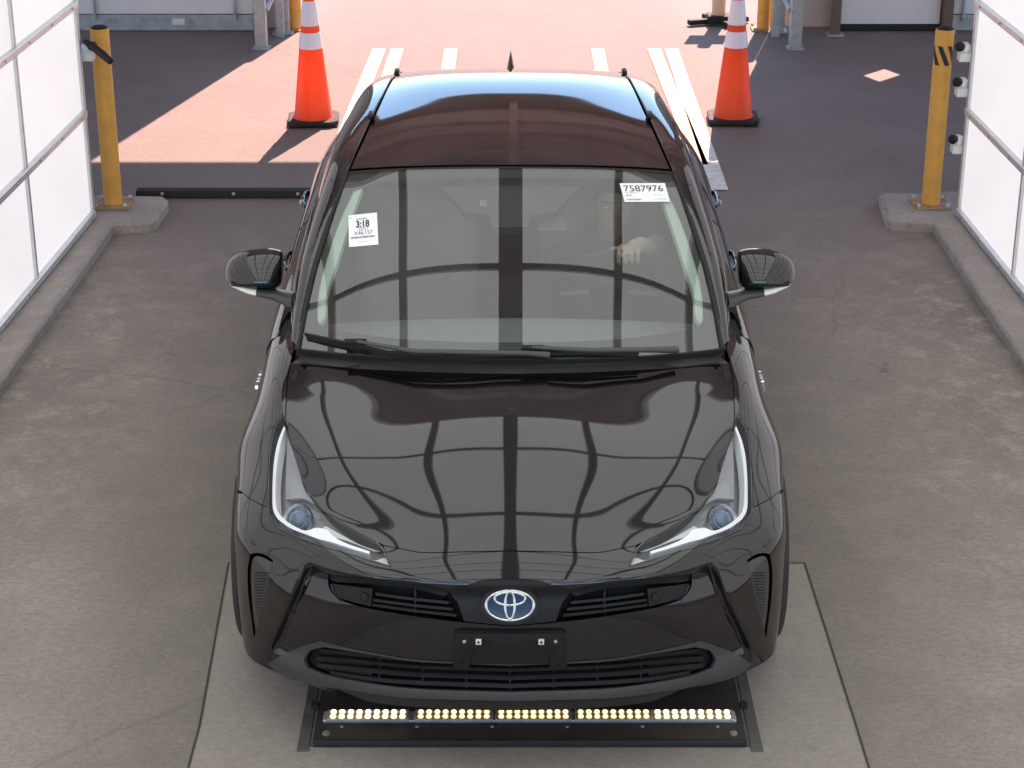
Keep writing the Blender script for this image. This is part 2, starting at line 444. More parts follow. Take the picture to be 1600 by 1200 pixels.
# the lit ceiling over the front of the car, then the dark canopy out to the facade (both seen mirrored in the paint)
ceil = tag(empty('light_ceiling', (0, 0, 3.9)), kind='structure')
CX = [-2.75, -1.75, -.87, 0, .87, 1.75, 2.75]
CY = [-6.7, -5.6, -4.5, -3.4, -2.2, -1.1, 0.0, 1.1, 2.2, 3.3]
for i in range(6):
    for j in range(9):
        bm = bmesh.new(); box(bm, Vector((0, 0, 0)), (CX[i + 1] - CX[i] - .02, CY[j + 1] - CY[j] - .02, .02))
        obj('ceiling_panel', bm, CEILP, ceil, smooth=False, loc=((CX[i] + CX[i + 1]) / 2, (CY[j] + CY[j + 1]) / 2, .05))
for x in CX:
    w = .14 if x == 0 else .075
    boxb('ceiling_beam', (x, -1.7, .0), (w, 10.0, .07), FRAMED, ceil)
for y in CY:
    boxb('ceiling_bar', (0, y, .004), (5.5, .05, .05), FRAMED, ceil)
can = tag(empty('canopy', (0, 0, 3.9)), kind='structure')
boxb('canopy_roof', (0, 7.12, .2), (11.0, 7.3, .1), CANOPY, can)
for y in (4.3, 5.5, 6.7, 7.9, 9.1):
    boxb('canopy_beam', (0, y, .09), (10.9, .09, .14), CANOPY, can)
for x in (-2.4, 0.02, 2.4):
    boxb('canopy_purlin', (x, 7.0, .03), (.07, 6.7, .06), CANOPY, can)
boxb('unseen_flank', (-5.4, .45, -1.8), (.12, 8.1, 4.2), CANOPY, can)  # unseen side walls, cut short so sunlit ground bounces onto the canopy
boxb('unseen_flank', (5.4, .45, -1.8), (.12, 8.1, 4.2), CANOPY, can)
boxb('unseen_flank', (-4.05, -1.6, .12), (2.6, 10.4, .06), CANOPY, can)
boxb('unseen_flank', (4.05, -1.6, .12), (2.6, 10.4, .06), CANOPY, can)

# facade at the far end, with the drive-through opening
YF = 10.42
fac = tag(empty('facade_wall', (0, YF, 0)), 'shaded building wall with the drive-through opening behind the cones', 'building wall')
boxb('wall', (-1.74 - 1.95, .17, 2.15), (3.9, .12, 4.3), BRICKM, fac)
bm = bmesh.new()                                   # right wall, pierced by the small lozenge vent that lets a patch of sun through
hx, hz = 3.055, 1.60
vs = {k: [] for k in (0, 1)}
outer = [(2.18, 0), (6.0, 0), (6.0, 4.3), (2.18, 4.3)]
inner = [(hx, hz - .21), (hx + .15, hz), (hx, hz + .21), (hx - .15, hz)]
mids = [(hx, 0), (6.0, hz), (hx, 4.3), (2.18, hz)]
for k, y in ((0, .14), (1, .20)):
    O = [bm.verts.new((x, y, z)) for x, z in outer]; I = [bm.verts.new((x, y, z)) for x, z in inner]; M_ = [bm.verts.new((x, y, z)) for x, z in mids]
    vs[k] = (O, I, M_)
    for q in range(4):
        bm.faces.new((M_[q], O[(q + 1) % 4], M_[(q + 1) % 4], I[(q + 1) % 4], I[q]))
for q in range(4):
    bm.faces.new((vs[0][1][q], vs[0][1][(q + 1) % 4], vs[1][1][(q + 1) % 4], vs[1][1][q]))
bmesh.ops.recalc_face_normals(bm, faces=bm.faces)
obj('wall', bm, BRICKM, fac, smooth=False)
boxb('header', (.22, .165, 4.05), (3.90, .11, .50), BRICKM, fac)

def garage_door(x0, x1, rods, label, gap, n=6):
    root = tag(empty('garage_door', ((x0 + x1) / 2, YF, 0)), label, 'garage door', 'white sectional doors of the far building')
    w = x1 - x0
    z0 = .13 if gap else .05
    for k in range(n):
        bm = bmesh.new(); h = .52 if k or not gap else .14
        zz = z0 if k == 0 else z0 + .14 * gap + (0 if gap else .52) + .52 * (k - 1)
        if gap == 0: zz = z0 + .52 * k
        box(bm, Vector((0, 0, zz + h / 2)), (w, .05, h - .008))
        obj('door_section', bm, DOORM, root, smooth=True, bevel=.006)
    boxb('bottom_seal', (0, -.004, z0 / 2 + .002), (w, .05, z0 - .004), RUBBER if not gap else STEEL, root, bevel=.004)
    for x in rods:
        bm = bmesh.new(); tube(bm, [(x - (x0 + x1) / 2, -.05, .09), (x - (x0 + x1) / 2, -.05, 2.6)], .013, 8)
        obj('lock_rod', bm, STEEL, root)
        boxb('rod_bracket', (x - (x0 + x1) / 2, -.045, .40), (.13, .06, .07), STEEL, root, bevel=.006)
    return root
pL0, pL1 = at(60, 52, y=YF).x, at(398, 52, y=YF).x
gd = garage_door(pL0, pL1, (at(150, 20, y=YF).x, at(369, 20, y=YF).x), 'white sectional garage door with lock rods, left of the drive-through opening', 1)
boxb('handle_plate', (at(281, 48, y=YF).x - (pL0 + pL1) / 2, -.032, .075), (.10, .012, .05), WHITEPL, gd, bevel=.003)
pR0, pR1 = at(1312, 52, y=YF).x, at(1466, 52, y=YF).x
gd2 = garage_door(pR0, pR1, (), 'plain white door panel right of the drive-through opening', 0, 2)
gd3 = garage_door(at(1474, 50, y=YF).x, at(1640, 50, y=YF).x, (at(1502, 30, y=YF).x,), 'white door section beside the right light wall', 1)
def steel_post(px, w, d, base_py, label, brown=False, h=3.4):
    p = at(px, base_py, z=0)
    root = tag(empty('steel_post', (p.x, p.y, 0)), label, 'post', 'posts beside the drive-through opening')
    boxb('shaft', (0, 0, h / 2), (w, d, h), mat('brown_post_paint', (.16, .10, .07), .6) if brown else STEEL, root, bevel=.004)
    boxb('base_plate', (0, 0, .008), (w + .06, d + .06, .016), STEEL, root, bevel=.002)
    return root
steel_post(443, .10, .08, 52, 'grey column against the facade left of the opening')
steel_post(1214, .10, .08, 50, 'grey column against the facade right of the opening', h=.95)
steel_post(1304, .07, .07, 55, 'brown post at the edge of the plain white door', True)
steel_post(1478, .08, .07, 50, 'rusty brown post beyond the right bollard', True)
def angle_frame(px, py, s, label):
    p = at(px, py, z=0)
    root = tag(empty('angle_frame', (p.x, p.y, 0)), label, 'steel frame', 'bent galvanised door guide frames')
    bm = bmesh.new(); box(bm, Vector((0, 0, 1.6)), (.085, .012, 3.2)); box(bm, Vector((s * .036, .055, 1.6)), (.012, .096, 3.2))
    obj('upright', bm, STEEL, root, smooth=False)
    bm = bmesh.new(); box(bm, Vector((s * .10, .45, 1.6)), (.06, .06, 3.2)); obj('rear_upright', bm, STEEL, root, smooth=False)
    bm = bmesh.new(); a, b = Vector((s * .04, .08, .28)), Vector((s * .11, .42, .42))
    tube(bm, [a, b], .022, 6); obj('brace', bm, STEEL, root)
    boxb('base_plate', (0, .03, .006), (.13, .12, .012), STEEL, root)
angle_frame(408, 77, 1, 'galvanised door guide frame left of the opening')
angle_frame(1243, 77, -1, 'galvanised door guide frame right of the opening')

# yellow bollards
def bollard(loc, h, r, label, tape=False, group='yellow steel bollards', plate=True):
    root = tag(empty('bollard', loc), label, 'bollard', group)
    bm = bmesh.new(); lathe(bm, [(r, 0), (r, h - .01), (r * .985, h)], 32); obj('post', bm, YELLOW, root)
    bm = bmesh.new(); lathe(bm, [(r * .92, h - .012), (r * .9, h + .004), (r * .6, h + .014), (0.0001, h + .018)], 32); obj('cap', bm, RUBBER, root)
    if plate:
        boxb('base_plate', (0, 0, .006), (.20, .20, .012), mat('rust_yellow', (.34, .22, .11), .75, noise=(30, .45)), root, bevel=.003)
        for a in (-1, 1):
            for b in (-1, 1):
                bm = bmesh.new(); lathe(bm, [(.011, .012), (.011, .026), (.005, .034)], 8, (a * .08, b * .08, 0)); obj('bolt', bm, STEEL, root)
    if tape:                                       # hazard tape: black slanted bands wrapped on the tube
        for k in range(-1, 4):
            bm = bmesh.new(); z0, z1 = h - .19, h - .085; n = 8
            a0 = R(-150 + k * 62); aw = R(31); sl = R(52); rr = r + .002
            G = [[bm.verts.new((rr * math.cos(a0 + j / n * aw - i / n * sl), rr * math.sin(a0 + j / n * aw - i / n * sl), z0 + i / n * (z1 - z0))) for j in range(n + 1)] for i in range(n + 1)]
            for i in range(n):
                for j in range(n): bm.faces.new((G[i][j], G[i][j + 1], G[i + 1][j + 1], G[i + 1][j]))
            obj('tape_band', bm, INK, root)
    return root
bollard((-2.222, 5.60, KZ), .995, .0505, 'yellow bollard on the left kerb block with a camera arm crossing its top')
bollard((2.345, 5.60, KZ), .99, .0505, 'yellow bollard on the right kerb block with black hazard tape', tape=True)
pb = at(461, 46, z=0); bollard((pb.x, pb.y, 0), 1.05, .055, 'far yellow bollard at the left edge of the opening')
pb = at(1193, 46, z=0); bollard((pb.x, pb.y, 0), 1.05, .055, 'far yellow bollard at the right edge of the opening')

# traffic cones
def cone(loc, rz, label):
    root = tag(empty('traffic_cone', loc, rz), label, 'traffic cone', 'orange traffic cones behind the car')
    def rad(z): return .125 - (.125 - .028) * (z - .04) / .874
    prof = [(rad(.04) + .012, .038), (rad(.05), .052)]
    for z in (.49, .50, .60, .61, .64, .65, .80, .81, .905): prof.append((rad(z), z))
    prof += [(.024, .914), (.020, .914), (.018, .86)]
    bm = bmesh.new(); lathe(bm, prof, 40); obj('cone_body', bm, ORANGE, root)
    for z0, z1 in ((.495, .60), (.642, .80)):
        bm = bmesh.new(); lathe(bm, [(rad(z0) + .0005, z0), (rad(z0) + .003, z0 + .002), (rad(z1) + .003, z1 - .002), (rad(z1) + .0005, z1)], 40)
        for f in [f for f in bm.faces if len(f.verts) > 4]: bm.faces.remove(f)
        obj('reflective_collar', bm, REFLECT, root)
    bm = bmesh.new()
    w = .165; c = .05
    prism(bm, [(-w + c, -w), (w - c, -w), (w, -w + c), (w, w - c), (w - c, w), (-w + c, w), (-w, w - c), (-w, -w + c)], .012, .04)
    obj('rubber_base', bm, RUBBER, root, bevel=.006)
    for a in (-1, 1):
        for b in (-1, 1): boxb('base_foot', (a * .12, b * .12, .006), (.07, .07, .012), RUBBER, root)
pc = at(490, 184, z=.03); cone((pc.x, pc.y, 0), R(4), 'orange traffic cone standing in the sun left of the car')
pc = at(1145, 182, z=.03); cone((pc.x, pc.y, 0), R(-3), 'orange traffic cone standing at the shade edge right of the car')

# portable stand outside the opening
p = at(1122, 38, z=0)
st = tag(empty('sign_stand', (p.x, p.y, 0)), 'pale post on black splayed feet behind the right cone', 'sign stand')
bm = bmesh.new(); lathe(bm, [(.055, .06), (.05, .78), (.03, .80)], 20); obj('post', bm, mat('pale_tube', (.75, .5, .35), .5), st)
bm = bmesh.new(); prism(bm, [(-.09, -.09), (.09, -.09), (.09, .09), (-.09, .09)], .02, .08); obj('hub', bm, RUBBER, st, bevel=.01)
for a, ln in ((200, .2), (20, .2), (110, .2), (290, .16)):
    boxb('foot', (math.cos(R(a)) * .16, math.sin(R(a)) * .12, .03), (.2, .06, .04), RUBBER, st, bevel=.008, rot=Matrix.Rotation(R(a), 3, 'Z'))
boxb('sign_board', (0, .06, .60), (.30, .012, .30), WHITEPL, st, bevel=.003)

# black rubber threshold bar on the floor left of the car
a, b = at(214, 302, z=.02), at(492, 302, z=.02)
tb = tag(empty('threshold_bar', ((a.x + b.x) / 2, a.y, 0)), 'long low black rubber bar bolted across the floor by the left bollard', 'threshold bar')
ln = b.x - a.x
bm = bmesh.new()
prof = [(-.045, .004), (-.035, .045), (.02, .05), (.05, .004)]
A = [bm.verts.new((-ln / 2, y, z)) for y, z in prof]; B = [bm.verts.new((ln / 2, y, z)) for y, z in prof]
for i in range(4): bm.faces.new((A[i], A[(i + 1) % 4], B[(i + 1) % 4], B[i]))
bm.faces.new(A[::-1]); bm.faces.new(B); bmesh.ops.recalc_face_normals(bm, faces=bm.faces)
obj('bar', bm, RUBBER, tb, bevel=.005)
for x in (-.36, .05, .42):
    bm = bmesh.new(); lathe(bm, [(.010, .0), (.010, .008), (.004, .012)], 10)
    o = obj('bolt', bm, STEEL, tb); o.location = (x, -.038, .028); o.rotation_euler = (R(75), 0, 0)

# small white cameras on the wall ends
def wall_camera(loc, s, label, arm=False):
    root = tag(empty('wall_camera', loc), label, 'camera', 'small white cameras on the wall ends')
    bm = bmesh.new(); box(bm, Vector((s * .01, 0, -.035)), (.075, .07, .05)); obj('bracket', bm, WHITEPL, root, bevel=.006)
    boxb('wall_arm', (s * .06, .0, -.028), (.05, .03, .012), WHITEPL, root, bevel=.002)
    boxb('wall_arm', (s * .06, .0, -.05), (.05, .03, .012), WHITEPL, root, bevel=.002)
    bm = bmesh.new(); bmesh.ops.create_uvsphere(bm, u_segments=20, v_segments=12, radius=.034, matrix=Matrix.Translation((0, -.01, .012))); obj('housing', bm, WHITEPL, root)
    bm = bmesh.new(); lathe(bm, [(.024, 0), (.026, .03), (.020, .034), (.0001, .034)], 16)
    o = obj('lens_hood', bm, MATTE, root); o.location = (-s * .018, -.02, .022); o.rotation_euler = (R(80), 0, -s * R(35))
    if arm:
        bm = bmesh.new(); tube(bm, [(-.01, -.03, .05), (.03, -.06, .035), (.10, -.11, -.005), (.145, -.14, -.035)], [.014, .02, .022, .018], 12)
        obj('tube_camera', bm, MATTE, root)
pc = at(138, 77, y=5.45); wall_camera(pc, -1, 'white camera with a black tube arm in front of the left bollard top', True)
pc = at(1506, 78, y=5.45); wall_camera(pc, 1, 'white camera beside the right bollard, topmost of three')
pc = at(1502, 133, y=5.45); wall_camera(pc, 1, 'white camera beside the right bollard, middle of three')
pc = at(1495, 222, y=5.45); wall_camera(pc, 1, 'white camera beside the right bollard, lowest of three')

# floor light tray under the bumper
ty0 = at(800, 1165, z=.01).y
tray = tag(empty('floor_light_tray', (0, ty0, 0)), 'black steel floor tray with a row of warm LEDs under the front bumper', 'light tray')
TX0, TX1 = at(484, 1165, z=.01).x, at(1172, 1165, z=.01).x
w = TX1 - TX0; tcx = (TX0 + TX1) / 2
bm = bmesh.new(); box(bm, Vector((tcx, .45, .008)), (w, .9, .016)); obj('tray_plate', bm, TRAYM, tray, bevel=.012)
bm = bmesh.new(); box(bm, Vector((tcx, .007, .014)), (w - .02, .02, .026)); obj('front_lip', bm, RUBBER, tray, bevel=.008)
for s in (-1, 1):
    boxb('frame_bar', (tcx + s * (w / 2 + .02), .44, .005), (.036, .93, .010), mat('dull_frame_steel', (.12, .12, .108), .6, .3, noise=(8, .4)), tray, bevel=.002)
    bm = bmesh.new(); lathe(bm, [(.012, .016), (.011, .022), (.004, .024)], 12, (tcx + s * (w / 2 - .045), .055, 0)); obj('screw', bm, STEEL, tray)
    boxb('hold_down_clip', (tcx + s * (w / 2 + .004), .22, .018), (.02, .03, .012), RUBBER, tray)
yb = at(800, 1116, z=.03).y - ty0
boxb('light_channel', ((TX0 + TX1) / 2 - .0, yb, .0205), (at(1143, 1116, z=.03).x - at(514, 1116, z=.03).x + .03, .054, .009), ALU, tray, bevel=.002)
ledbm = bmesh.new(); lathe(ledbm, [(.0085, 0), (.0075, .004), (.004, .0065), (.0001, .007)], 10)
ledme = bpy.data.meshes.new('led'); ledbm.to_mesh(ledme); ledbm.free(); ledme.materials.append(LEDON)
hotme = ledme.copy(); hotme.name = 'led_hot'; hotme.materials[0] = LEDHOT
for (xa, xb_), hot in zip(((514, 636), (651, 767), (777, 890), (901, 1016), (1021, 1143)), (1, 0, 0, 0, 1)):
    xa, xb_ = at(xa, 1116, z=.03).x, at(xb_, 1116, z=.03).x
    lb = boxb('light_bar', ((xa + xb_) / 2, yb, .023), (xb_ - xa + .012, .060, .014), STEEL, tray, bevel=.003)
    for k in range(9):
        for r_ in (-1, 1):
            o = bpy.data.objects.new('led', hotme if hot else ledme); link(o, lb)
            o.location = (xa + (xb_ - xa) * (k + .5) / 9, yb + r_ * .0135, .030)
bm = bmesh.new()
for k in range(6): lathe(bm, [(.006, .016), (.005, .019), (.0001, .02)], 8, (tcx - w / 2 + .09 + k * (w - .18) / 5, yb - .05, 0))
obj('small_rivets', bm, STEEL, tray)

# ------------------------------------------------------------------ smooth surfaces for the car body
def spline_basis(t):
    """natural cubic spline: function s -> weights on the n knots"""
    t = np.asarray(t, float); n = len(t); h = np.diff(t)
    A = np.zeros((n, n)); B = np.zeros((n, n)); A[0, 0] = A[-1, -1] = 1
    for i in range(1, n - 1):
        A[i, i - 1], A[i, i], A[i, i + 1] = h[i - 1], 2 * (h[i - 1] + h[i]), h[i]
        B[i, i - 1], B[i, i], B[i, i + 1] = 6 / h[i - 1], -6 / h[i - 1] - 6 / h[i], 6 / h[i]
    Mx = np.linalg.solve(A, B)
    def f(s):
        s = np.asarray(s, float); k = np.clip(np.searchsorted(t, s, side='right') - 1, 0, n - 2)
        a = (t[k + 1] - s) / h[k]; b = (s - t[k]) / h[k]
        W = np.zeros((len(s), n)); r = np.arange(len(s))
        W[r, k] += a; W[r, k + 1] += b
        W += ((a ** 3 - a) * h[k] ** 2 / 6)[:, None] * Mx[k] + ((b ** 3 - b) * h[k] ** 2 / 6)[:, None] * Mx[k + 1]
        return W
    return f

class Patch:
    """smooth surface through a grid of surveyed points; half=True mirrors the columns over the centre plane"""
    def __init__(self, rows, half=True, disp=None, inside=(0, 2.0, .35)):
        P = np.array(rows, float)
        if half:
            L = P[:, :0:-1].copy(); L[:, :, 0] *= -1
            P = np.concatenate([L, P], 1)
        self.P = P; self.half = half; self.disp = disp
        du = np.linalg.norm(np.diff(P, axis=1), axis=2).mean(0); dv = np.linalg.norm(np.diff(P, axis=0), axis=2).mean(1)
        self.LU, self.LV = du.sum(), dv.sum()
        self.tu = np.concatenate([[0], np.cumsum(du)]) / self.LU; self.tv = np.concatenate([[0], np.cumsum(dv)]) / self.LV
        self.fu, self.fv = spline_basis(self.tu), spline_basis(self.tv)
        self.inside = np.array(inside, float)
        self.sgn = 1.0
        p, n = self.eval(np.array([[.6, .5]])); self.sgn = 1.0 if np.dot(n[0], p[0] - self.inside) > 0 else -1.0
        N = 150
        u = np.linspace(.5 if half else 0, 1, N); v = np.linspace(0, 1, N)
        U, V = np.meshgrid(u, v); self.guv = np.stack([U.ravel(), V.ravel()], 1)
        X = self.pos(self.guv); self.gx = X
        F = []
        for i in range(N - 1):
            for j in range(N - 1):
                a = i * N + j; F.append((a, a + 1, a + N + 1)); F.append((a, a + N + 1, a + N))
        self.F = F
        self.bvh = BVHTree.FromPolygons([Vector(x) for x in X], F)
    def raw(self, uv):
        return np.einsum('ki,kj,ijc->kc', self.fv(uv[:, 1]), self.fu(uv[:, 0]), self.P)
    def pos(self, uv):
        uv = np.asarray(uv, float); p = self.raw(uv)
        if self.disp is not None:
            p = p + self.disp(p)
        return p
    def eval(self, uv):
        uv = np.asarray(uv, float); e = 1e-3
        p = self.pos(uv)
        d = np.array([[e, 0]]); g = np.array([[0, e]])
        n = np.cross(self.pos(uv + d) - self.pos(uv - d), self.pos(uv + g) - self.pos(uv - g))
        n /= np.linalg.norm(n, axis=1)[:, None] + 1e-12
        return p, n * self.sgn
    def cast(self, o, d):
        h, n, i, t = self.bvh.ray_cast(o, d)
        if h is None: return None
        a, b, c = self.F[i]
        A, B, C = (self.gx[k] for k in (a, b, c)); q = np.array(h)
        v0, v1, v2 = B - A, C - A, q - A
        d00, d01, d11, d20, d21 = v0 @ v0, v0 @ v1, v1 @ v1, v2 @ v0, v2 @ v1
        den = d00 * d11 - d01 * d01
        v = (d11 * d20 - d01 * d21) / den; w = (d00 * d21 - d01 * d20) / den
        return (1 - v - w) * self.guv[a] + v * self.guv[b] + w * self.guv[c]
    def near(self, x, y, z):
        k = np.argmin(((self.gx - np.array([x, y, z])) ** 2).sum(1)); return self.guv[k]
    def px(self, h, py):
        """surveyed point of the right half (h pixels right of the centre line, row py) -> uv"""
        r = ray(797 + abs(h), py); o = Vector((CAM_X, CAM_Y, CAM_Z))
        q = self.cast(o, r.normalized())
        if q is None:                                   # just off the surface: nearest point to the sight line
            rr = np.array(r.normalized()); d = self.gx - np.array(o); t = d @ rr
            k = np.argmin(((d - t[:, None] * rr) ** 2).sum(1)); q = self.guv[k]
        q = np.array(q)
        if h < 0: q = np.array([1 - q[0], q[1]])
        return q
    def line(self, pts, step=4.0, smooth=True):
        """pixel polyline -> uv polyline, smoothed and evenly filled"""
        pts = [np.array(p, float) for p in pts]
        out = []
        n = len(pts)
        for i in range(n - 1):
            p1, p2 = pts[i], pts[i + 1]
            p0 = pts[i - 1] if i else 2 * p1 - p2
            p3 = pts[i + 2] if i + 2 < n else 2 * p2 - p1
            m = max(1, int(np.linalg.norm(p2 - p1) / step))
            for k in range(m):
                t = k / m
                if smooth and n > 2:
                    q = .5 * ((2 * p1) + (-p0 + p2) * t + (2 * p0 - 5 * p1 + 4 * p2 - p3) * t * t + (-p0 + 3 * p1 - 3 * p2 + p3) * t ** 3)
                else: q = p1 + (p2 - p1) * t
                out.append(self.px(*q))
        out.append(self.px(*pts[-1]))
        return out
    def mirror(self, uv):
        return [np.array([1 - q[0], q[1]]) for q in uv]

def inpoly(P, poly):
    poly = np.asarray(poly); x, y = P[:, 0], P[:, 1]; c = np.zeros(len(P), bool); j = len(poly) - 1
    for i in range(len(poly)):
        xi, yi = poly[i]; xj, yj = poly[j]
        if yi != yj:
            c ^= ((yi > y) != (yj > y)) & (x < (xj - xi) * (y - yi) / (yj - yi) + xi)
        j = i
    return c
def clean(loop, eps):
    out = []
    for q in loop:
        if not out or np.linalg.norm(q - out[-1]) > eps: out.append(np.array(q, float))
    while len(out) > 3 and np.linalg.norm(out[0] - out[-1]) < eps: out.pop()
    return out

def inlay(name, patch, loops, m, parent=None, off=0.0, thick=0.012, s=0.014, offfn=None):
    """a shell piece lying on a smooth surface: loops = outer outline then holes, in uv"""
    S = np.array([patch.LU, patch.LV])
    L = [clean([np.asarray(q) * S for q in lp], .0012) for lp in loops]
    V = [p for lp in L for p in lp]; E = []; k = 0
    for lp in L:
        n = len(lp); E += [(k + i, k + (i + 1) % n) for i in range(n)]; k += n
    nb = k
    o = np.array(L[0]); lo, hi = o.min(0), o.max(0)
    gx = np.arange(lo[0] + s / 2, hi[0], s); gy = np.arange(lo[1] + s / 2, hi[1], s)
    if len(gx) and len(gy):
        G = np.array([(x + (j % 2) * s / 2, y) for j, y in enumerate(gy) for x in gx])
        keep = inpoly(G, L[0])
        for lp in L[1:]: keep &= ~inpoly(G, lp)
        G = G[keep]
        if len(G):
            bp = np.array(V); d = np.full(len(G), 9.0)
            for i in range(0, len(G), 2000):
                d[i:i + 2000] = np.sqrt(((G[i:i + 2000, None] - bp[None]) ** 2).sum(2)).min(1)
            G = G[d > .45 * s]; V += list(G)
    r = delaunay_2d_cdt([Vector(p) for p in V], E, [], 0, 1e-6)
    vv = np.array([tuple(p) for p in r[0]]); tr = np.array([f for f in r[2] if len(f) == 3])
    ce = vv[tr].mean(1); keep = inpoly(ce, L[0])
    for lp in L[1:]: keep &= ~inpoly(ce, lp)
    tr = tr[keep]
    q = [vv[tr[:, i]] for i in range(3)]; ln = [np.linalg.norm(q[i] - q[(i + 1) % 3], axis=1) for i in range(3)]
    ar = np.abs((q[1] - q[0])[:, 0] * (q[2] - q[0])[:, 1] - (q[1] - q[0])[:, 1] * (q[2] - q[0])[:, 0]); mx = np.max(ln, 0)
    tr = tr[~((mx > 4 * s) & (ar / (mx * mx) < .03))]
    uv = vv / S
    P, N = patch.eval(uv)
    of = np.full(len(P), off) if offfn is None else offfn(P)
    P = P + N * of[:, None]
    a, b, c = P[tr[:, 0]], P[tr[:, 1]], P[tr[:, 2]]
    flip = (np.cross(b - a, c - a) * N[tr[:, 0]]).sum(1) < 0
    tr[flip] = tr[flip][:, ::-1]
    cnt = {}
    for f in tr:
        for i in range(3):
            e = (f[i], f[(i + 1) % 3]); cnt[e] = 1
    border = [e for e in cnt if (e[1], e[0]) not in cnt]
    verts = [tuple(p) for p in P]; norms = [tuple(q) for q in N]; faces = [tuple(int(i) for i in f) for f in tr]
    if thick:
        idx = {}
        acc = {}
        for e0, e1 in border:
            t = P[e1] - P[e0]; w = np.cross(t, N[e0]); w /= np.linalg.norm(w) + 1e-9
            for q in (e0, e1): acc[q] = acc.get(q, 0) + w
        for q, w in acc.items():
            w = w / (np.linalg.norm(w) + 1e-9); idx[q] = len(verts)
            verts += [tuple(P[q]), tuple(P[q] - N[q] * thick)]; norms += [tuple(w), tuple(w)]
        for e0, e1 in border:
            i, j = idx[e0], idx[e1]; faces.append((i, i + 1, j + 1, j))
    me = bpy.data.meshes.new(name); me.from_pydata(verts, [], faces); me.update()
    for p in me.polygons: p.use_smooth = True
    me.normals_split_custom_set_from_vertices(norms)
    me.materials.append(m)
    return link(bpy.data.objects.new(name, me), parent)

def both(name, patch, loops, m, parent=None, **k):
    """the same piece on the right and on the left"""
    a = inlay(name, patch, loops, m, parent, **k)
    b = inlay(name, patch, [patch.mirror(l) for l in loops], m, parent, **k)
    return a, b
def seam(name, patch, uvs, rad, parent, m=None, off=.001):
    P, N = patch.eval(np.array(uvs)); bm = bmesh.new()
    tube(bm, [Vector(p + n * off) for p, n in zip(P, N)], rad, 6)
    return obj(name, bm, m or GAPM, parent)

# ------------------------------------------------------------------ the car
CAR = tag(empty('parked_car', (0, 0, 0)), 'glossy black hatchback facing the camera with two paper stickers on its windscreen', 'car')
front = [
 [(0, .108, .206), (.2, .115, .207), (.38, .138, .210), (.53, .188, .216), (.66, .265, .220), (.77, .345, .223), (.822, .43, .222), (.842, .55, .26)],
 [(0, .062, .268), (.2, .070, .268), (.38, .097, .272), (.53, .150, .28), (.67, .243, .288), (.782, .350, .30), (.832, .450, .31), (.842, .565, .34)],
 [(0, .020, .42), (.2, .028, .424), (.38, .060, .43), (.53, .118, .44), (.67, .231, .45), (.786, .354, .46), (.838, .464, .46), (.845, .59, .45)],
 [(0, .012, .485), (.2, .022, .490), (.38, .058, .497), (.53, .120, .492), (.67, .230, .490), (.787, .352, .545), (.8385, .464, .54), (.846, .605, .49)],
 [(0, .018, .545), (.2, .028, .550), (.38, .064, .556), (.53, .128, .548), (.67, .230, .545), (.785, .348, .618), (.838, .462, .605), (.847, .625, .53)],
 [(0, .030, .592), (.2, .040, .595), (.38, .078, .600), (.53, .145, .598), (.67, .252, .603), (.782, .372, .645), (.838, .490, .632), (.849, .650, .565)],
 [(0, .060, .645), (.2, .070, .648), (.38, .108, .652), (.53, .172, .658), (.67, .290, .664), (.778, .41, .672), (.838, .53, .655), (.852, .68, .60)],
 [(0, .135, .722), (.2, .148, .718), (.37, .200, .712), (.53, .290, .7235), (.655, .42, .748), (.755, .57, .755), (.832, .68, .72), (.872, .785, .655)],
 [(0, .400, .843), (.2, .406, .836), (.38, .425, .822), (.54, .485, .820), (.672, .615, .829), (.765, .75, .830), (.842, .83, .765), (.882, .92, .685)],
 [(0, .680, .926), (.2, .685, .919), (.38, .705, .904), (.555, .755, .9005), (.695, .85, .903), (.775, .95, .889), (.838, 1.02, .80), (.886, 1.10, .66)],
 [(0, .905, .963), (.2, .912, .957), (.38, .930, .9545), (.565, .978, .9555), (.698, 1.06, .948), (.782, 1.15, .922), (.838, 1.2, .82), (.884, 1.25, .52)],
 [(0, 1.08, .995), (.2, 1.09, .990), (.38, 1.11, .987), (.57, 1.16, .981), (.705, 1.225, .959), (.79, 1.30, .928), (.840, 1.33, .82), (.884, 1.37, .42)],
]
def sstep(a, b, x):
    t = np.clip((x - a) / (b - a), 0, 1); return t * t * (3 - 2 * t)
def bonnet_crease(p):
    """the raised centre field of the bonnet and the sunk face of the bumper between its two corner blades"""
    x, y, z = np.abs(p[:, 0]), p[:, 1], p[:, 2]
    out = np.zeros_like(p)
    xc = .245 + (np.clip(y, .1, .9) - .14) * .33
    d = x - xc
    soft = np.where(d > .010, d, np.where(d < -.010, 0, (d + .010) ** 2 / .040))
    xe = np.interp(y, [.21, .28, .38, .55, .68, .81, 1.05], [.375, .456, .578, .654, .686, .709, .702])   # bonnet edge
    soft = np.minimum(soft, np.maximum(xe - xc, 0)) * sstep(.10, .0, x - xe)
    fade = sstep(.70, .75, z) * (1 - sstep(.915, .95, z))
    out[:, 2] -= .024 * soft * fade
    # bumper: the face below the ridge lies deeper than the corner blades
    xr = .590 + (.64 - z) * .40
    inn = sstep(.010, -.016, x - xr) * sstep(.655, .60, z) * sstep(.25, .34, z)
    out[:, 1] += .038 * inn
    return out
FR = Patch(front, disp=bonnet_crease)

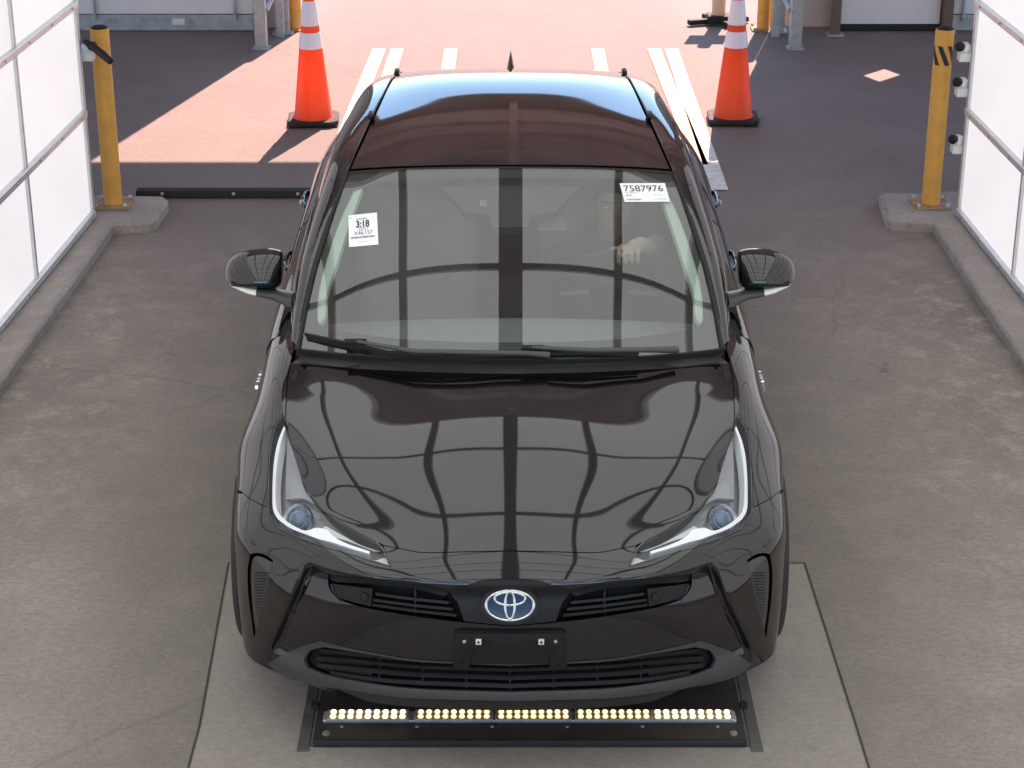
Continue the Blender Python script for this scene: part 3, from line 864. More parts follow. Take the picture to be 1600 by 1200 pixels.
# outlines surveyed from the photograph, right half: (pixels from the centre line, row)
bon_f = [(0, 861.5), (70, 863), (134, 864), (166, 859), (197, 853)]
bon_l = [(197, 853), (240, 831), (273, 809), (301, 787), (321, 760), (333, 727), (343.5, 689), (351, 652)]
bon_s = [(351, 652), (350, 625), (348, 594), (343, 566)]
bon_r = [(343, 566), (290, 571), (220, 576), (110, 581), (0, 583)]
Lf, Ll, Ls, Lr = FR.line(bon_f), FR.line(bon_l), FR.line(bon_s), FR.line(bon_r)
half = Lf + Ll[1:] + Ls[1:] + Lr[1:]
def shrink(loop, patch, d):
    """pull an outline inwards by d metres"""
    S = np.array([patch.LU, patch.LV]); P = np.array(clean([np.asarray(q) * S for q in loop], 1e-4)); n = len(P)
    ar = sum(P[i][0] * P[(i + 1) % n][1] - P[(i + 1) % n][0] * P[i][1] for i in range(n))
    T = np.roll(P, -1, 0) - np.roll(P, 1, 0); T /= np.linalg.norm(T, axis=1)[:, None] + 1e-9
    Nn = np.stack([-T[:, 1], T[:, 0]], 1) * (1 if ar > 0 else -1)
    return [q for q in (P + Nn * d) / S]
def sym(half_loop):
    """half outline that starts and ends on the centre line -> closed symmetric outline"""
    h = [np.array(q) for q in half_loop]; h[0][0] = .5; h[-1][0] = .5
    return h + FR.mirror(h)[-2:0:-1]
bonnet = inlay('bonnet', FR, [shrink(sym(half), FR, .0036)], PAINT, CAR, s=.012, thick=.02)

# headlamp outline
hl_top = Ll[::-1]
hl_o = FR.line([(351, 652), (354, 646), (364, 660), (371, 675), (376, 705), (378.5, 745), (379, 795), (374, 812), (362, 827)])
hl_b = FR.line([(362, 827), (340, 838), (308, 850), (240, 870), (184, 887)])
hl_i = FR.line([(184, 887), (192, 868), (197, 853)])
lamp = hl_top + hl_o[1:] + hl_b[1:] + hl_i[1:-1]

# wing: seam to the bumper, arch edge, rear edge, bonnet edge, lamp edge
i_s = min(range(len(hl_o)), key=lambda i: np.linalg.norm(hl_o[i] - FR.px(378, 794)))
sm = FR.line([(378, 794), (395, 786), (409, 778), (420, 768)])
v_seam = sm[-1][1]
sm[-1] = np.array([1.0, v_seam])
edge_u = [np.array([1.0, v]) for v in np.linspace(v_seam, .998, 60)]
rear_v = [np.array([u, .998]) for u in np.linspace(1.0, FR.near(.705, 1.2, .945)[0], 40)]
wing = hl_o[1:i_s + 1] + sm[1:] + edge_u[1:] + rear_v[1:] + Ls[::-1]
wings = both('front_wing', FR, [shrink(wing, FR, .0022)], PAINT, CAR, s=.013, thick=.025)

# bumper with its openings
lowv = [np.array([u, .0]) for u in np.linspace(.5, 1.0, 90)]
upu = [np.array([1.0, v]) for v in np.linspace(0, v_seam, 50)]
bump_half = lowv + upu[1:] + sm[::-1][1:] + hl_o[i_s:][1:] + hl_b[1:] + hl_i[1:] + Lf[::-1][1:]
grille_half = FR.line([(0, 904), (45, 907), (60, 912), (92, 920), (104, 919), (140, 910), (200, 904), (284, 897)]) + \
              FR.line([(284, 897), (284, 912), (279, 925), (266, 938)])[1:] + FR.line([(266, 938), (225, 950), (150, 963), (80, 972), (0, 979)])[1:]
low_half = FR.line([(0, 1037), (140, 1031), (220, 1019), (290, 1008)]) + FR.line([(290, 1008), (312, 1014), (322, 1030), (316, 1045)])[1:] + \
           FR.line([(316, 1045), (272, 1060), (160, 1077), (0, 1083)])[1:]
vent = FR.line([(406, 866), (398, 864), (384, 866), (370, 875)]) + FR.line([(370, 875), (380, 918), (400, 997)], smooth=False)[1:] + FR.line([(400, 997), (408, 940), (410, 895), (406, 866)])[1:-1]
grille, lowg = sym(grille_half), sym(low_half)
bumper = inlay('bumper', FR, [sym(bump_half), grille, lowg, vent, FR.mirror(vent)], PAINT, CAR, s=.013, thick=.03)
# dark void behind every opening
inner = [np.array([u, .03]) for u in np.linspace(.03, .97, 80)] + [np.array([.97, v]) for v in np.linspace(.03, .97, 40)][1:] + \
        [np.array([u, .97]) for u in np.linspace(.97, .03, 80)][1:] + [np.array([.03, v]) for v in np.linspace(.97, .03, 40)][1:-1]
inlay('inner_shell', FR, [inner], GAPM, CAR, off=-.075, s=.05, thick=0)

# lower satin band round the intake
band_half = FR.line([(0, 1037), (140, 1031), (220, 1018.5), (270, 1008), (296, 1001)]) + FR.line([(296, 1001), (325, 1010), (352, 1022), (376, 1037)])[1:] + \
            FR.line([(376, 1037), (362, 1049), (340, 1060), (300, 1069), (250, 1077), (160, 1089), (0, 1094)])[1:]
inlay('lower_band', FR, [sym(band_half), shrink(lowg, FR, .004)], SATIN, CAR, off=.004, thick=.012, s=.02)
lg = inlay('lower_grille', FR, [shrink(lowg, FR, -.012)], MATTE, CAR, off=-.045, thick=0, s=.04)
for k, (ya, yb_, hm) in enumerate(((1041, 1020, 300), (1052, 1031, 306), (1063, 1041, 306), (1074, 1053, 285))):
    half_s = FR.line([(0, ya), (140, ya - 5), (220, ya - 12 if k < 3 else ya - 11), (hm, yb_)])
    S_ = sym(half_s)[:]
    hs = [q + np.array([0, .0042]) for q in half_s]; ls = [q - np.array([0, .0042]) for q in half_s]
    loop = FR.mirror(hs)[::-1] + hs[1:] + ls[::-1] + FR.mirror(ls)[1:]
    inlay('grille_slat', FR, [loop], MATTE, lg, off=-.012, thick=.03, s=.03)
for h in (0, 69, 138, 207, -69, -138, -207):
    a = [FR.px(h, y) for y in np.linspace(1036 - abs(h) * .06, 1082 - abs(h) * .06, 8)]
    w = .0012
    inlay('grille_rib', FR, [[q + np.array([w, 0]) for q in a] + [q - np.array([w, 0]) for q in a[::-1]]], MATTE, lg, off=-.018, thick=.02, s=.03)
# end blanks of the lower grille
bl = FR.line([(220, 1019), (290, 1008)]) + FR.line([(290, 1008), (312, 1014), (322, 1030), (316, 1045)])[1:] + FR.line([(316, 1045), (272, 1060), (220, 1068), (220, 1019)], smooth=False)[1:-1]
both('intake_blank', FR, [shrink(bl, FR, .002)], MATTE, lg, off=-.026, thick=.01, s=.03)

# upper grille
ug = inlay('upper_grille', FR, [shrink(grille, FR, -.012)], GAPM, CAR, off=-.050, thick=0, s=.04)
strip = FR.line([(284, 897), (200, 904), (140, 910), (104, 919), (92, 920)]) + FR.line([(92, 920), (96, 930), (104, 933)])[1:] + FR.line([(104, 933), (150, 924), (215, 917), (280, 909), (284, 897)])[1:-1]
both('grille_strip', FR, [shrink(strip, FR, .001)], MATTE, ug, off=-.010, thick=.02, s=.02)
for (h0, a0, h1, a1) in ((212, 929, 96, 943), (216, 939, 90, 954), (218, 947, 84, 964)):
    t = FR.line([(h0, a0), ((h0 + h1) / 2, (a0 + a1) / 2 + 1), (h1, a1)])
    w = .0030
    both('grille_slat', FR, [[q + np.array([0, w]) for q in t] + [q - np.array([0, w]) for q in t[::-1]]], MATTE, ug, off=-.012, thick=.028, s=.03)
t = FR.line([(150, 921), (150, 962)]); both('grille_rib', FR, [[q + np.array([.0012, 0]) for q in t] + [q - np.array([.0012, 0]) for q in t[::-1]]], MATTE, ug, off=-.02, thick=.02, s=.03)
sb = FR.line([(282, 911), (215, 920)]) + FR.line([(215, 920), (218, 950)])[1:] + FR.line([(218, 950), (264, 937), (277, 925), (282, 911)])[1:-1]
both('sensor_blank', FR, [shrink(sb, FR, .002)], MATTE, ug, off=-.006, thick=.02, s=.02)
edge = FR.line([(282, 913), (277, 926), (264, 938)])
both('sky_reflection', FR, [edge + [q + np.array([-.0035, -.002]) for q in edge[::-1]]], BLUE, ug, off=-.003, thick=.006, s=.02)  # sky reflection on the grille corner, painted as a blue strip
cb = FR.line([(0, 903), (50, 906), (60, 912), (100, 921)]) + FR.line([(100, 921), (82, 942), (72, 972)], smooth=False)[1:] + FR.line([(72, 972), (0, 979)])[1:]
inlay('badge_carrier', FR, [shrink(sym(cb), FR, .001)], MATTE, ug, off=-.004, thick=.03, s=.02)

# maker's badge: three chrome ovals on blue
uvb = FR.px(0, 945); uvb[0] = .5
Pb, Nb = FR.eval(np.array([uvb])); Pb, Nb = Vector(Pb[0]), Vector(Nb[0]); Nb.x = 0
Nb = (Nb.normalized() + Vector((0, -.15, .12))).normalized()
Xb = Vector((1, 0, 0)); Yb = Nb.cross(Xb).normalized()
if Yb.z < 0: Yb = -Yb
badge = empty('badge'); badge.parent = CAR
bw, bh = .0735, .0475
def oval(cx, cy, a, b, n=48): return [(cx + a * math.cos(2 * math.pi * k / n), cy + b * math.sin(2 * math.pi * k / n)) for k in range(n)]
def bpt(x, y, z): return Pb + Xb * x + Yb * y + Nb * z
def oval_disc(name, a, b, z0, z1, m, dome=0.0):
    bm = bmesh.new(); rr = []
    for t, z in ((1, z0), (1, z1), (.9, z1 + dome * .5), (.5, z1 + dome * .9)):
        rr.append([bm.verts.new(bpt(x * t, y * t, z)) for x, y in oval(0, 0, a, b)])
    c = bm.verts.new(bpt(0, 0, z1 + dome)); n = 48
    for p, q in zip(rr, rr[1:]):
        for k in range(n): bm.faces.new((p[k], p[(k + 1) % n], q[(k + 1) % n], q[k]))
    for k in range(n): bm.faces.new((rr[-1][k], rr[-1][(k + 1) % n], c))
    bmesh.ops.recalc_face_normals(bm, faces=bm.faces)
    return obj(name, bm, m, badge)
oval_disc('badge_surround', bw * 1.14, bh * 1.17, -.02, .006, MATTE, .001)
oval_disc('badge_backing', bw * .98, bh * .98, .004, .008, BLUE, .002)
def oval_ring(cx, cy, a, b, w0, w1, z, top=True):
    bm = bmesh.new(); n = 64; R_ = []
    for k in range(n):
        an = 2 * math.pi * k / n; ca, sa = math.cos(an), math.sin(an)
        w = w0 + (w1 - w0) * abs(sa)
        ring = []
        for da, dz in ((0, -.004), (0.03, .001), (.2, .0036), (.5, .0048), (.8, .0036), (.97, .001), (1, -.004)):
            ring.append(bm.verts.new(bpt(cx + (a - w * da) * ca, cy + (b - w * da) * sa, z + dz)))
        R_.append(ring)
    for k in range(n):
        p, q = R_[k], R_[(k + 1) % n]
        for j in range(6): bm.faces.new((p[j], q[j], q[j + 1], p[j + 1]))
    bmesh.ops.recalc_face_normals(bm, faces=bm.faces)
    return obj('oval_ring', bm, CHROME, badge)
oval_ring(0, 0, bw, bh, .0105, .0085, .011)
oval_ring(0, bh * .40, bw * .66, bh * .48, .0095, .0085, .012)
oval_ring(0, bh * .0, bw * .25, bh * .92, .0095, .009, .013)

# number plate bracket, empty
bmg = bmesh.new()
def plate_loop(pts): return FR.line(pts, smooth=False)
pl = sym(FR.line([(0, 986), (80, 985), (87, 988)], smooth=False) + FR.line([(87, 988), (88, 1034), (62, 1037), (62, 1020), (50, 1002), (0, 1002)], smooth=False)[1:])
# seen from the front the bracket is one dark plate: rim and cross bar proud, field recessed
whole = sym(FR.line([(0, 985), (84, 985), (89, 990)], smooth=False) + FR.line([(89, 990), (89, 1036), (0, 1036)], smooth=False)[1:])
pbk = inlay('plate_bracket', FR, [pl], MATTE, CAR, off=.022, thick=.03, s=.02)
inlay('bracket_field', FR, [shrink(whole, FR, .004)], mat('bracket_black', (.008, .008, .009), .35), pbk, off=.010, thick=.015, s=.03)
for s in (-1, 1):
    q = FR.px(s * 48, 996); P_, N_ = FR.eval(np.array([q])); P_, N_ = Vector(P_[0]), Vector(N_[0])
    rot = N_.to_track_quat('Z', 'X').to_matrix()
    bm = bmesh.new(); box(bm, P_ + N_ * .024, (.016, .016, .006), rot); obj('plate_clip', bm, WHITEPL, pbk)
    bm = bmesh.new(); box(bm, P_ + N_ * .0275, (.006, .006, .003), rot); obj('clip_hole', bm, GAPM, pbk)
    q = FR.px(s * 70, 996); P_, N_ = FR.eval(np.array([q])); P_, N_ = Vector(P_[0]), Vector(N_[0])
    bm = bmesh.new(); bmesh.ops.create_uvsphere(bm, u_segments=10, v_segments=6, radius=.006, matrix=Matrix.Translation(P_ + N_ * .023)); obj('plate_screw', bm, STEEL, pbk)
    for a in ([(58, 1006), (72, 1013)], [(74, 1026), (76, 1030)], [(28, 997), (44, 997)]):
        l = [FR.px(s * h, y) for h, y in a]; PP, NN = FR.eval(np.array(l))
        bm = bmesh.new(); tube(bm, [Vector(p + n * .0225) for p, n in zip(PP, NN)], .004, 6); obj('bracket_slot', bm, GAPM, pbk)

# corner vents
va = both('corner_vent', FR, [shrink(vent, FR, -.006)], GAPM, CAR, off=-.045, thick=0, s=.02)
for o, s in zip(va, (1, -1)):
    fl = (lambda l: l) if s > 0 else FR.mirror
    pnl = FR.line([(373, 879), (388, 871), (402, 871), (407.5, 895), (405, 950), (400, 990)]) + FR.line([(400, 990), (384, 926), (373, 879)], smooth=False)[1:-1]
    inlay('vent_panel', FR, [fl(pnl)], SATIN, o, off=-.006, thick=.02, s=.02)
    for k in range(16):
        y = 896 + k * 4.5
        hl, hr = 379 + (y - 890) * .22, 401 - max(0, y - 930) * .06
        if hr - hl < 3: break
        t = [FR.px(s * h, y) for h in np.linspace(hl, hr, 5)]
        inlay('vent_mesh', FR, [[q + np.array([0, .0010]) for q in t] + [q - np.array([0, .0010]) for q in t[::-1]]], MATTE, o, off=-.0045, thick=.003, s=.02)
# parking sensors
for s in (-1, 1):
    for h, y in ((343, 955), (228, 933)):
        q = FR.px(s * h, y); P_, N_ = FR.eval(np.array([q])); P_, N_ = Vector(P_[0]), Vector(N_[0])
        bm = bmesh.new(); lathe(bm, [(.0125, -.004), (.0125, .0015), (.0105, .0025), (.010, .0015), (.0001, .0022)], 20)
        o = obj('parking_sensor', bm, PAINT if h > 300 else MATTE, CAR); o.location = P_; o.rotation_euler = N_.to_track_quat('Z', 'Y').to_euler()

# ------------------------------------------------------------------ headlamps
for s in (1, -1):
    fl = (lambda l: l) if s > 0 else FR.mirror
    hb = inlay('headlamp', FR, [fl(shrink(lamp, FR, -.002))], mat('lamp_bowl', (.28, .285, .29), .35, .3), CAR, off=-.055, thick=0, s=.02)
    inlay('lamp_bezel', FR, [fl(shrink(lamp, FR, .0015)), fl(shrink(lamp, FR, .0065))], PAINT, hb, off=.0005, thick=.055, s=.02)
    inlay('lamp_lens', FR, [fl(shrink(lamp, FR, .002))], LENS, hb, off=.002, thick=0, s=.016)
    # bright daytime strip: thin down the outer edge, a wide white block under the projector, then a thin tail
    outer = FR.line([(355, 662), (366, 688), (372, 718), (374, 760), (373, 793), (365, 809)]) + FR.line([(365, 809), (345, 823), (318, 833), (300, 839)])[1:] + FR.line([(300, 839), (278, 844), (250, 853), (220, 862)])[1:]
    inner_ = FR.line([(220, 858), (252, 847), (274, 836), (286, 824)]) + FR.line([(286, 824), (304, 821), (322, 826), (345, 816), (360, 804)])[1:] + FR.line([(360, 804), (367.5, 790), (369, 758), (367, 720), (361.5, 690), (353, 666)])[1:]
    inlay('light_strip', FR, [fl(outer + inner_)], mat('clear_white_guide', (.92, .92, .92), .25, coat=1), hb, off=-.010, thick=.03, s=.02)
    # chrome wing above the projector and the smoked lower tip
    up = FR.line([(355, 668), (358, 720), (357, 770)]) + FR.line([(357, 770), (330, 768), (310, 778)])[1:] + FR.line([(310, 778), (326, 757), (338, 722), (347, 690)])[1:]
    inlay('upper_reflector', FR, [fl(up)], mat('satin_chrome', (.30, .31, .325), .35, .5), hb, off=-.032, thick=.01, s=.02)
    tip = FR.line([(212, 866), (255, 858), (290, 852)]) + FR.line([(290, 852), (240, 866), (192, 880)])[1:] + FR.line([(192, 880), (197, 862), (212, 866)])[1:-1]
    inlay('tip_reflector', FR, [fl(tip)], DKCHROME, hb, off=-.030, thick=.01, s=.02)
    tp = FR.line([(205, 853), (240, 840), (290, 812)]) + FR.line([(290, 812), (300, 822), (255, 836), (214, 852)])[1:]
    inlay('inner_fin', FR, [fl(tp)], DKCHROME, hb, off=-.026, thick=.01, s=.02)
    q = FR.px(s * 337, 800); P_, N_ = FR.eval(np.array([q])); P_, N_ = Vector(P_[0]), Vector(N_[0])
    ax = (N_ + Vector((0, -.9, -.1))).normalized()
    c = P_ - N_ * .034
    rot = ax.to_track_quat('Z', 'Y').to_euler()
    bm = bmesh.new(); lathe(bm, [(.044, -.02), (.047, .004), (.044, .010), (.036, .002), (.027, -.006)], 32)
    for f in [f for f in bm.faces if len(f.verts) > 4]: bm.faces.remove(f)
    o = obj('projector_ring', bm, CHROME, hb); o.location = c; o.rotation_euler = rot
    bm = bmesh.new(); lathe(bm, [(.028, -.008), (.027, .002), (.021, .010), (.011, .015), (.0001, .0165)], 32)
    o = obj('projector_lens', bm, mat('projector_glass', (.05, .09, .16), .02, .3, spec=1, coat=1), hb); o.location = c; o.rotation_euler = rot

# ------------------------------------------------------------------ windscreen, roof, pillars, glass, doors
def fan_rows(centre, edge, fr=(0, .3, .58, .82, 1), pw=2.1):
    rows = []
    for (yc, zc), (xe, ye, ze) in zip(centre, edge):
        rows.append([(xe * f, yc + (ye - yc) * f ** pw, zc + (ze - zc) * f ** pw) for f in fr])
    return rows
WS = Patch(fan_rows([(.93, .995), (1.13, 1.104), (1.335, 1.207), (1.545, 1.304), (1.755, 1.390)],
                    [(.685, 1.045, .986), (.672, 1.205, 1.074), (.653, 1.36, 1.156), (.616, 1.565, 1.259), (.571, 1.788, 1.362)], pw=2.6))
RF = Patch(fan_rows([(1.765, 1.394), (2.1, 1.427), (2.5, 1.443), (2.75, 1.446), (3.0, 1.429), (3.3, 1.376), (3.6, 1.309), (3.92, 1.232)],
                    [(.571, 1.80, 1.368), (.540, 2.13, 1.397), (.510, 2.53, 1.412), (.497, 2.78, 1.411), (.486, 3.02, 1.396), (.478, 3.32, 1.350), (.468, 3.62, 1.285), (.455, 3.92, 1.210)], pw=2.8))
RT = [(.690, 1.04, .984), (.677, 1.205, 1.074), (.658, 1.36, 1.156), (.621, 1.565, 1.259), (.577, 1.795, 1.363), (.546, 2.13, 1.396), (.516, 2.53, 1.411), (.492, 3.02, 1.395), (.478, 3.47, 1.318), (.461, 3.92, 1.207)]
WT = [(.712, 1.10, .962), (.720, 1.32, 1.062), (.710, 1.50, 1.150), (.684, 1.70, 1.245), (.660, 1.95, 1.330), (.647, 2.3, 1.362), (.633, 2.65, 1.350), (.618, 3.0, 1.335), (.596, 3.45, 1.255), (.550, 3.92, 1.12)]
BL = [(.706, 1.16, .947), (.738, 1.40, .952), (.756, 1.6, .957), (.768, 1.8, .963), (.774, 2.0, .97), (.776, 2.3, .98), (.770, 2.65, 1.0), (.755, 3.0, 1.022), (.722, 3.45, 1.045), (.655, 3.92, 1.06)]
def rail_row(a, b):
    a, b = np.array(a), np.array(b); r = [tuple(a)]
    for f, k in ((.35, .9), (.7, .9)):
        q = a + (b - a) * f + np.array([.012, 0, .016]) * k * min(1, np.linalg.norm(b - a) / .07); r.append(tuple(q))
    return r + [tuple(b)]
PR = Patch([rail_row(a, b) for a, b in zip(RT, WT)], half=False)
def glass_row(a, b):
    a, b = np.array(a), np.array(b)
    return [tuple(a), tuple(a + (b - a) * .4 + np.array([.012, 0, 0]) * min(1, np.linalg.norm(b - a) / .2)), tuple(b)]
SG = Patch([glass_row(a, b) for a, b in zip(WT, BL)], half=False)
side = [
 [(.712, 1.20, .944), (.792, 1.30, .926), (.840, 1.335, .82), (.885, 1.372, .60), (.882, 1.38, .40), (.862, 1.39, .20)],
 [(.760, 1.65, .955), (.806, 1.68, .932), (.858, 1.70, .82), (.884, 1.70, .62), (.874, 1.70, .42), (.845, 1.70, .20)],
 [(.778, 2.3, .978), (.816, 2.3, .950), (.862, 2.3, .83), (.880, 2.3, .60), (.870, 2.3, .40), (.842, 2.3, .20)],
 [(.757, 3.0, 1.02), (.806, 3.0, .98), (.865, 3.0, .85), (.882, 3.0, .62), (.872, 3.0, .42), (.845, 3.0, .20)],
 [(.712, 3.5, 1.045), (.782, 3.5, 1.0), (.868, 3.5, .85), (.885, 3.5, .66), (.878, 3.5, .44), (.855, 3.5, .21)],
 [(.640, 3.98, 1.05), (.735, 3.98, .99), (.838, 3.98, .83), (.858, 3.98, .65), (.852, 3.98, .45), (.83, 3.98, .24)],
 [(.560, 4.38, 1.02), (.650, 4.38, .97), (.745, 4.38, .83), (.765, 4.38, .65), (.760, 4.38, .47), (.74, 4.38, .28)],
 [(.470, 4.55, .98), (.540, 4.55, .94), (.600, 4.55, .83), (.615, 4.55, .65), (.61, 4.55, .49), (.59, 4.55, .32)]]
SD = Patch(side, half=False)
RR = Patch(fan_rows([(3.95, 1.21), (4.28, 1.10), (4.5, 1.02), (4.585, .80), (4.575, .55), (4.50, .32)],
                    [(.455, 3.95, 1.18), (.52, 4.22, 1.09), (.52, 4.47, .99), (.60, 4.55, .80), (.62, 4.54, .55), (.60, 4.50, .32)]))
def rect(u0, u1, v0, v1, n=40):
    t = np.linspace(0, 1, n)
    return [np.array([u0 + (u1 - u0) * k, v0]) for k in t] + [np.array([u1, v0 + (v1 - v0) * k]) for k in t][1:] + \
           [np.array([u1 + (u0 - u1) * k, v1]) for k in t][1:] + [np.array([u0, v1 + (v0 - v1) * k]) for k in t][1:-1]
def plain(name, patch, loops, m, parent=CAR, **k):
    """a piece of a one-sided patch on the right, and its mirror image on the left"""
    a = inlay(name, patch, loops, m, parent, **k)
    me = a.data; V = [(-v.co.x, v.co.y, v.co.z) for v in me.vertices]; F = [tuple(p.vertices)[::-1] for p in me.polygons]
    nn = [(-v.normal.x, v.normal.y, v.normal.z) for v in me.vertices]
    m2 = bpy.data.meshes.new(name); m2.from_pydata(V, [], F); m2.update()
    for p in m2.polygons: p.use_smooth = True
    m2.set_sharp_from_angle(angle=R(40))
    m2.materials.append(m)
    b = link(bpy.data.objects.new(name, m2), parent)
    return a, b

ws = inlay('windscreen', WS, [rect(.004, .996, .004, .994)], WSGLASS, CAR, s=.03, thick=0)
# dark ceramic border printed on the glass
fb = WS.line([(-303, 497), (-290, 511), (-230, 521), (-160, 529), (-60, 533), (0, 533.5)])
fb2 = WS.line([(0, 533.5), (60, 533), (160, 529), (230, 521), (290, 511), (303, 497)])[1:]
sl = WS.line([(303, 497), (301, 460), (291, 415), (270, 350), (246, 296)])[1:]
tp_ = WS.line([(246, 296), (205, 283), (150, 277.5), (60, 276), (0, 276)])[1:]
win = fb + fb2 + sl + tp_ + WS.mirror(tp_)[::-1][1:] + WS.mirror(sl)[::-1][:-1] if False else None
open_half = WS.line([(0, 533.5), (60, 533), (160, 529), (230, 521), (290, 511), (303, 497)]) + sl + tp_
inlay('glass_border', WS, [rect(.006, .994, .008, .990), sym(open_half)], mat('ceramic_black', (.010, .010, .011), .5), ws, off=-.005, thick=0, s=.03)
inlay('screen_gasket', WS, [rect(-.012, 1.012, -.004, 1.004), rect(.003, .997, .003, .995)], RUBBER, ws, off=.0012, thick=.02, s=.03)
# camera housing behind the glass at the top centre
sh = WS.line([(0, 345), (27, 344), (33, 326), (72, 321), (90, 300), (112, 281), (60, 278), (0, 278)], smooth=False)
inlay('sensor_housing', WS, [sym(sh)], mat('housing_dark', (.03, .03, .032), .6), ws, off=-.03, thick=.03, s=.03)
rvm = WS.line([(45, 325), (88, 325), (88, 340), (45, 340)], smooth=False)
inlay('room_mirror', WS, [rvm], mat('mirror_back', (.04, .04, .04), .4), ws, off=-.06, thick=.02, s=.03)
sq = WS.line([(-48, 304), (-37, 304), (-37, 313), (-48, 313)], smooth=False); inlay('paper_tag', WS, [sq], mat('dull_white', (.16, .16, .16), .6), ws, off=-.026, thick=.004, s=.03)
# pale inner pillar trims seen through the edges of the glass
ptr = WS.line([(303, 500), (302, 462), (292, 415), (270, 348), (247, 294)]) + WS.line([(247, 294), (232, 288)])[1:] + WS.line([(232, 288), (252, 345), (275, 415), (288, 455), (291, 490), (300, 505)])[1:]
both('pillar_trim', WS, [ptr], TRIM, ws, off=-.010, thick=.02, s=.03)

roof = inlay('roof', RF, [rect(.006, .994, .004, .995)], PAINT, CAR, s=.035, thick=.02)
inlay('headliner', RF, [rect(.03, .97, .02, .97)], CABIN, roof, off=-.045, thick=0, s=.08)
plain('roof_pillar', PR, [rect(.02, .97, .006, .995)], PAINT, s=.025, thick=.02)
for s in (1, -1):
    bm = bmesh.new()
    tube(bm, [Vector((s * (x + .001), y, z + .002)) for x, y, z in RT[4:]], .0036, 8); obj('roof_moulding', bm, SATIN, CAR)
    bm = bmesh.new()
    tube(bm, [Vector((s * (x - .001), y - .004, z + .003)) for x, y, z in RT[:5]], .006, 8); obj('pillar_moulding', bm, RUBBER, CAR)
    for y, k in ((2.36, .528), (3.3, .483)):
        z = np.interp(y, [p[1] for p in RT], [p[2] for p in RT])
        bm = bmesh.new(); box(bm, Vector((s * k, y, z + .016)), (.022, .07, .020)); obj('rack_cover', bm, MATTE, CAR, bevel=.008)
plain('side_glass', SG, [rect(.04, .96, .06, .99)], SIDEGLASS, s=.05, thick=.006)
plain('window_frame', SG, [rect(.0, 1.0, .0, 1.0), rect(.035, .965, .055, .992)], MATTE, s=.05, thick=.02)
for s in (1, -1):
    bm = bmesh.new(); tube(bm, [Vector((s * (x + .006), y, z + .002)) for x, y, z in BL], .006, 8); obj('belt_moulding', bm, CHROME if s else MATTE, CAR)
# pillar between the two side windows
plain('door_pillar', SG, [rect(.03, .97, .47, .53)], MATTE, off=.002, s=.05, thick=.006)
fd = plain('front_door', SD, [rect(.004, .992, .0015, .335)], PAINT, s=.03, thick=.03)
plain('rear_door', SD, [rect(.008, .992, .340, .600)], PAINT, s=.04, thick=.03)
arch = []
for k in range(41):
    a = math.pi * k / 40; y, z = 3.66 - .355 * math.cos(a), max(.225, .33 + .355 * math.sin(a))
    arch.append(np.array(SD.cast(Vector((2, y, z)), Vector((-1, 0, 0)))))
arch = [np.array(SD.cast(Vector((2, 3.34, .228)), Vector((-1, 0, 0))))] + arch + [np.array(SD.cast(Vector((2, 3.98, .262)), Vector((-1, 0, 0))))]
plain('rear_quarter', SD, [rect(.008, .992, .605, .992), arch], PAINT, s=.03, thick=.03)
tg = inlay('tailgate', RR, [rect(.0, 1.0, .0, 1.0)], PAINT, CAR, s=.05, thick=.02)
# shark-fin aerial
q = RF.near(0, 3.36, 1.35); q = np.array([.5, q[1]]); P_, N_ = RF.eval(np.array([q])); pz = P_[0]
bm = bmesh.new()
secs = [(-.10, .012, .004), (-.06, .017, .016), (0, .019, .045), (.05, .017, .072), (.085, .011, .088), (.10, .005, .080), (.105, .003, .03)]
rg = []
for dy, w, h in secs:
    z0 = pz[2] - .010 - .16 * dy
    ring = [(w, 0), (w * .8, h * .35), (w * .25, h * .9), (0, h), (-w * .25, h * .9), (-w * .8, h * .35), (-w, 0)]
    rg.append([bm.verts.new((x, pz[1] + dy, z0 + z)) for x, z in ring])
for a, b in zip(rg, rg[1:]):
    for k in range(6): bm.faces.new((a[k], a[k + 1], b[k + 1], b[k]))
bm.faces.new(rg[0]); bm.faces.new(rg[-1][::-1]); bmesh.ops.recalc_face_normals(bm, faces=bm.faces)
obj('roof_antenna', bm, PAINT, CAR)
# scuttle panel under the wipers
Lr2 = Lr[::-1]
cowl = sym(Lr2 + [np.array([FR.near(.69, 1.12, .945)[0], .9]), np.array([FR.near(.71, 1.25, .95)[0], .995])] + [np.array([u, .995]) for u in np.linspace(FR.near(.71, 1.25, .95)[0], .5, 30)][1:])
inlay('scuttle_panel', FR, [cowl], SATIN, CAR, off=-.006, thick=.02, s=.04)
tri = FR.line([(235, 570), (322, 548), (330, 556), (325, 566), (262, 574)], smooth=False)
both('scuttle_corner', FR, [tri], SATIN, CAR, off=.002, thick=.008, s=.03)
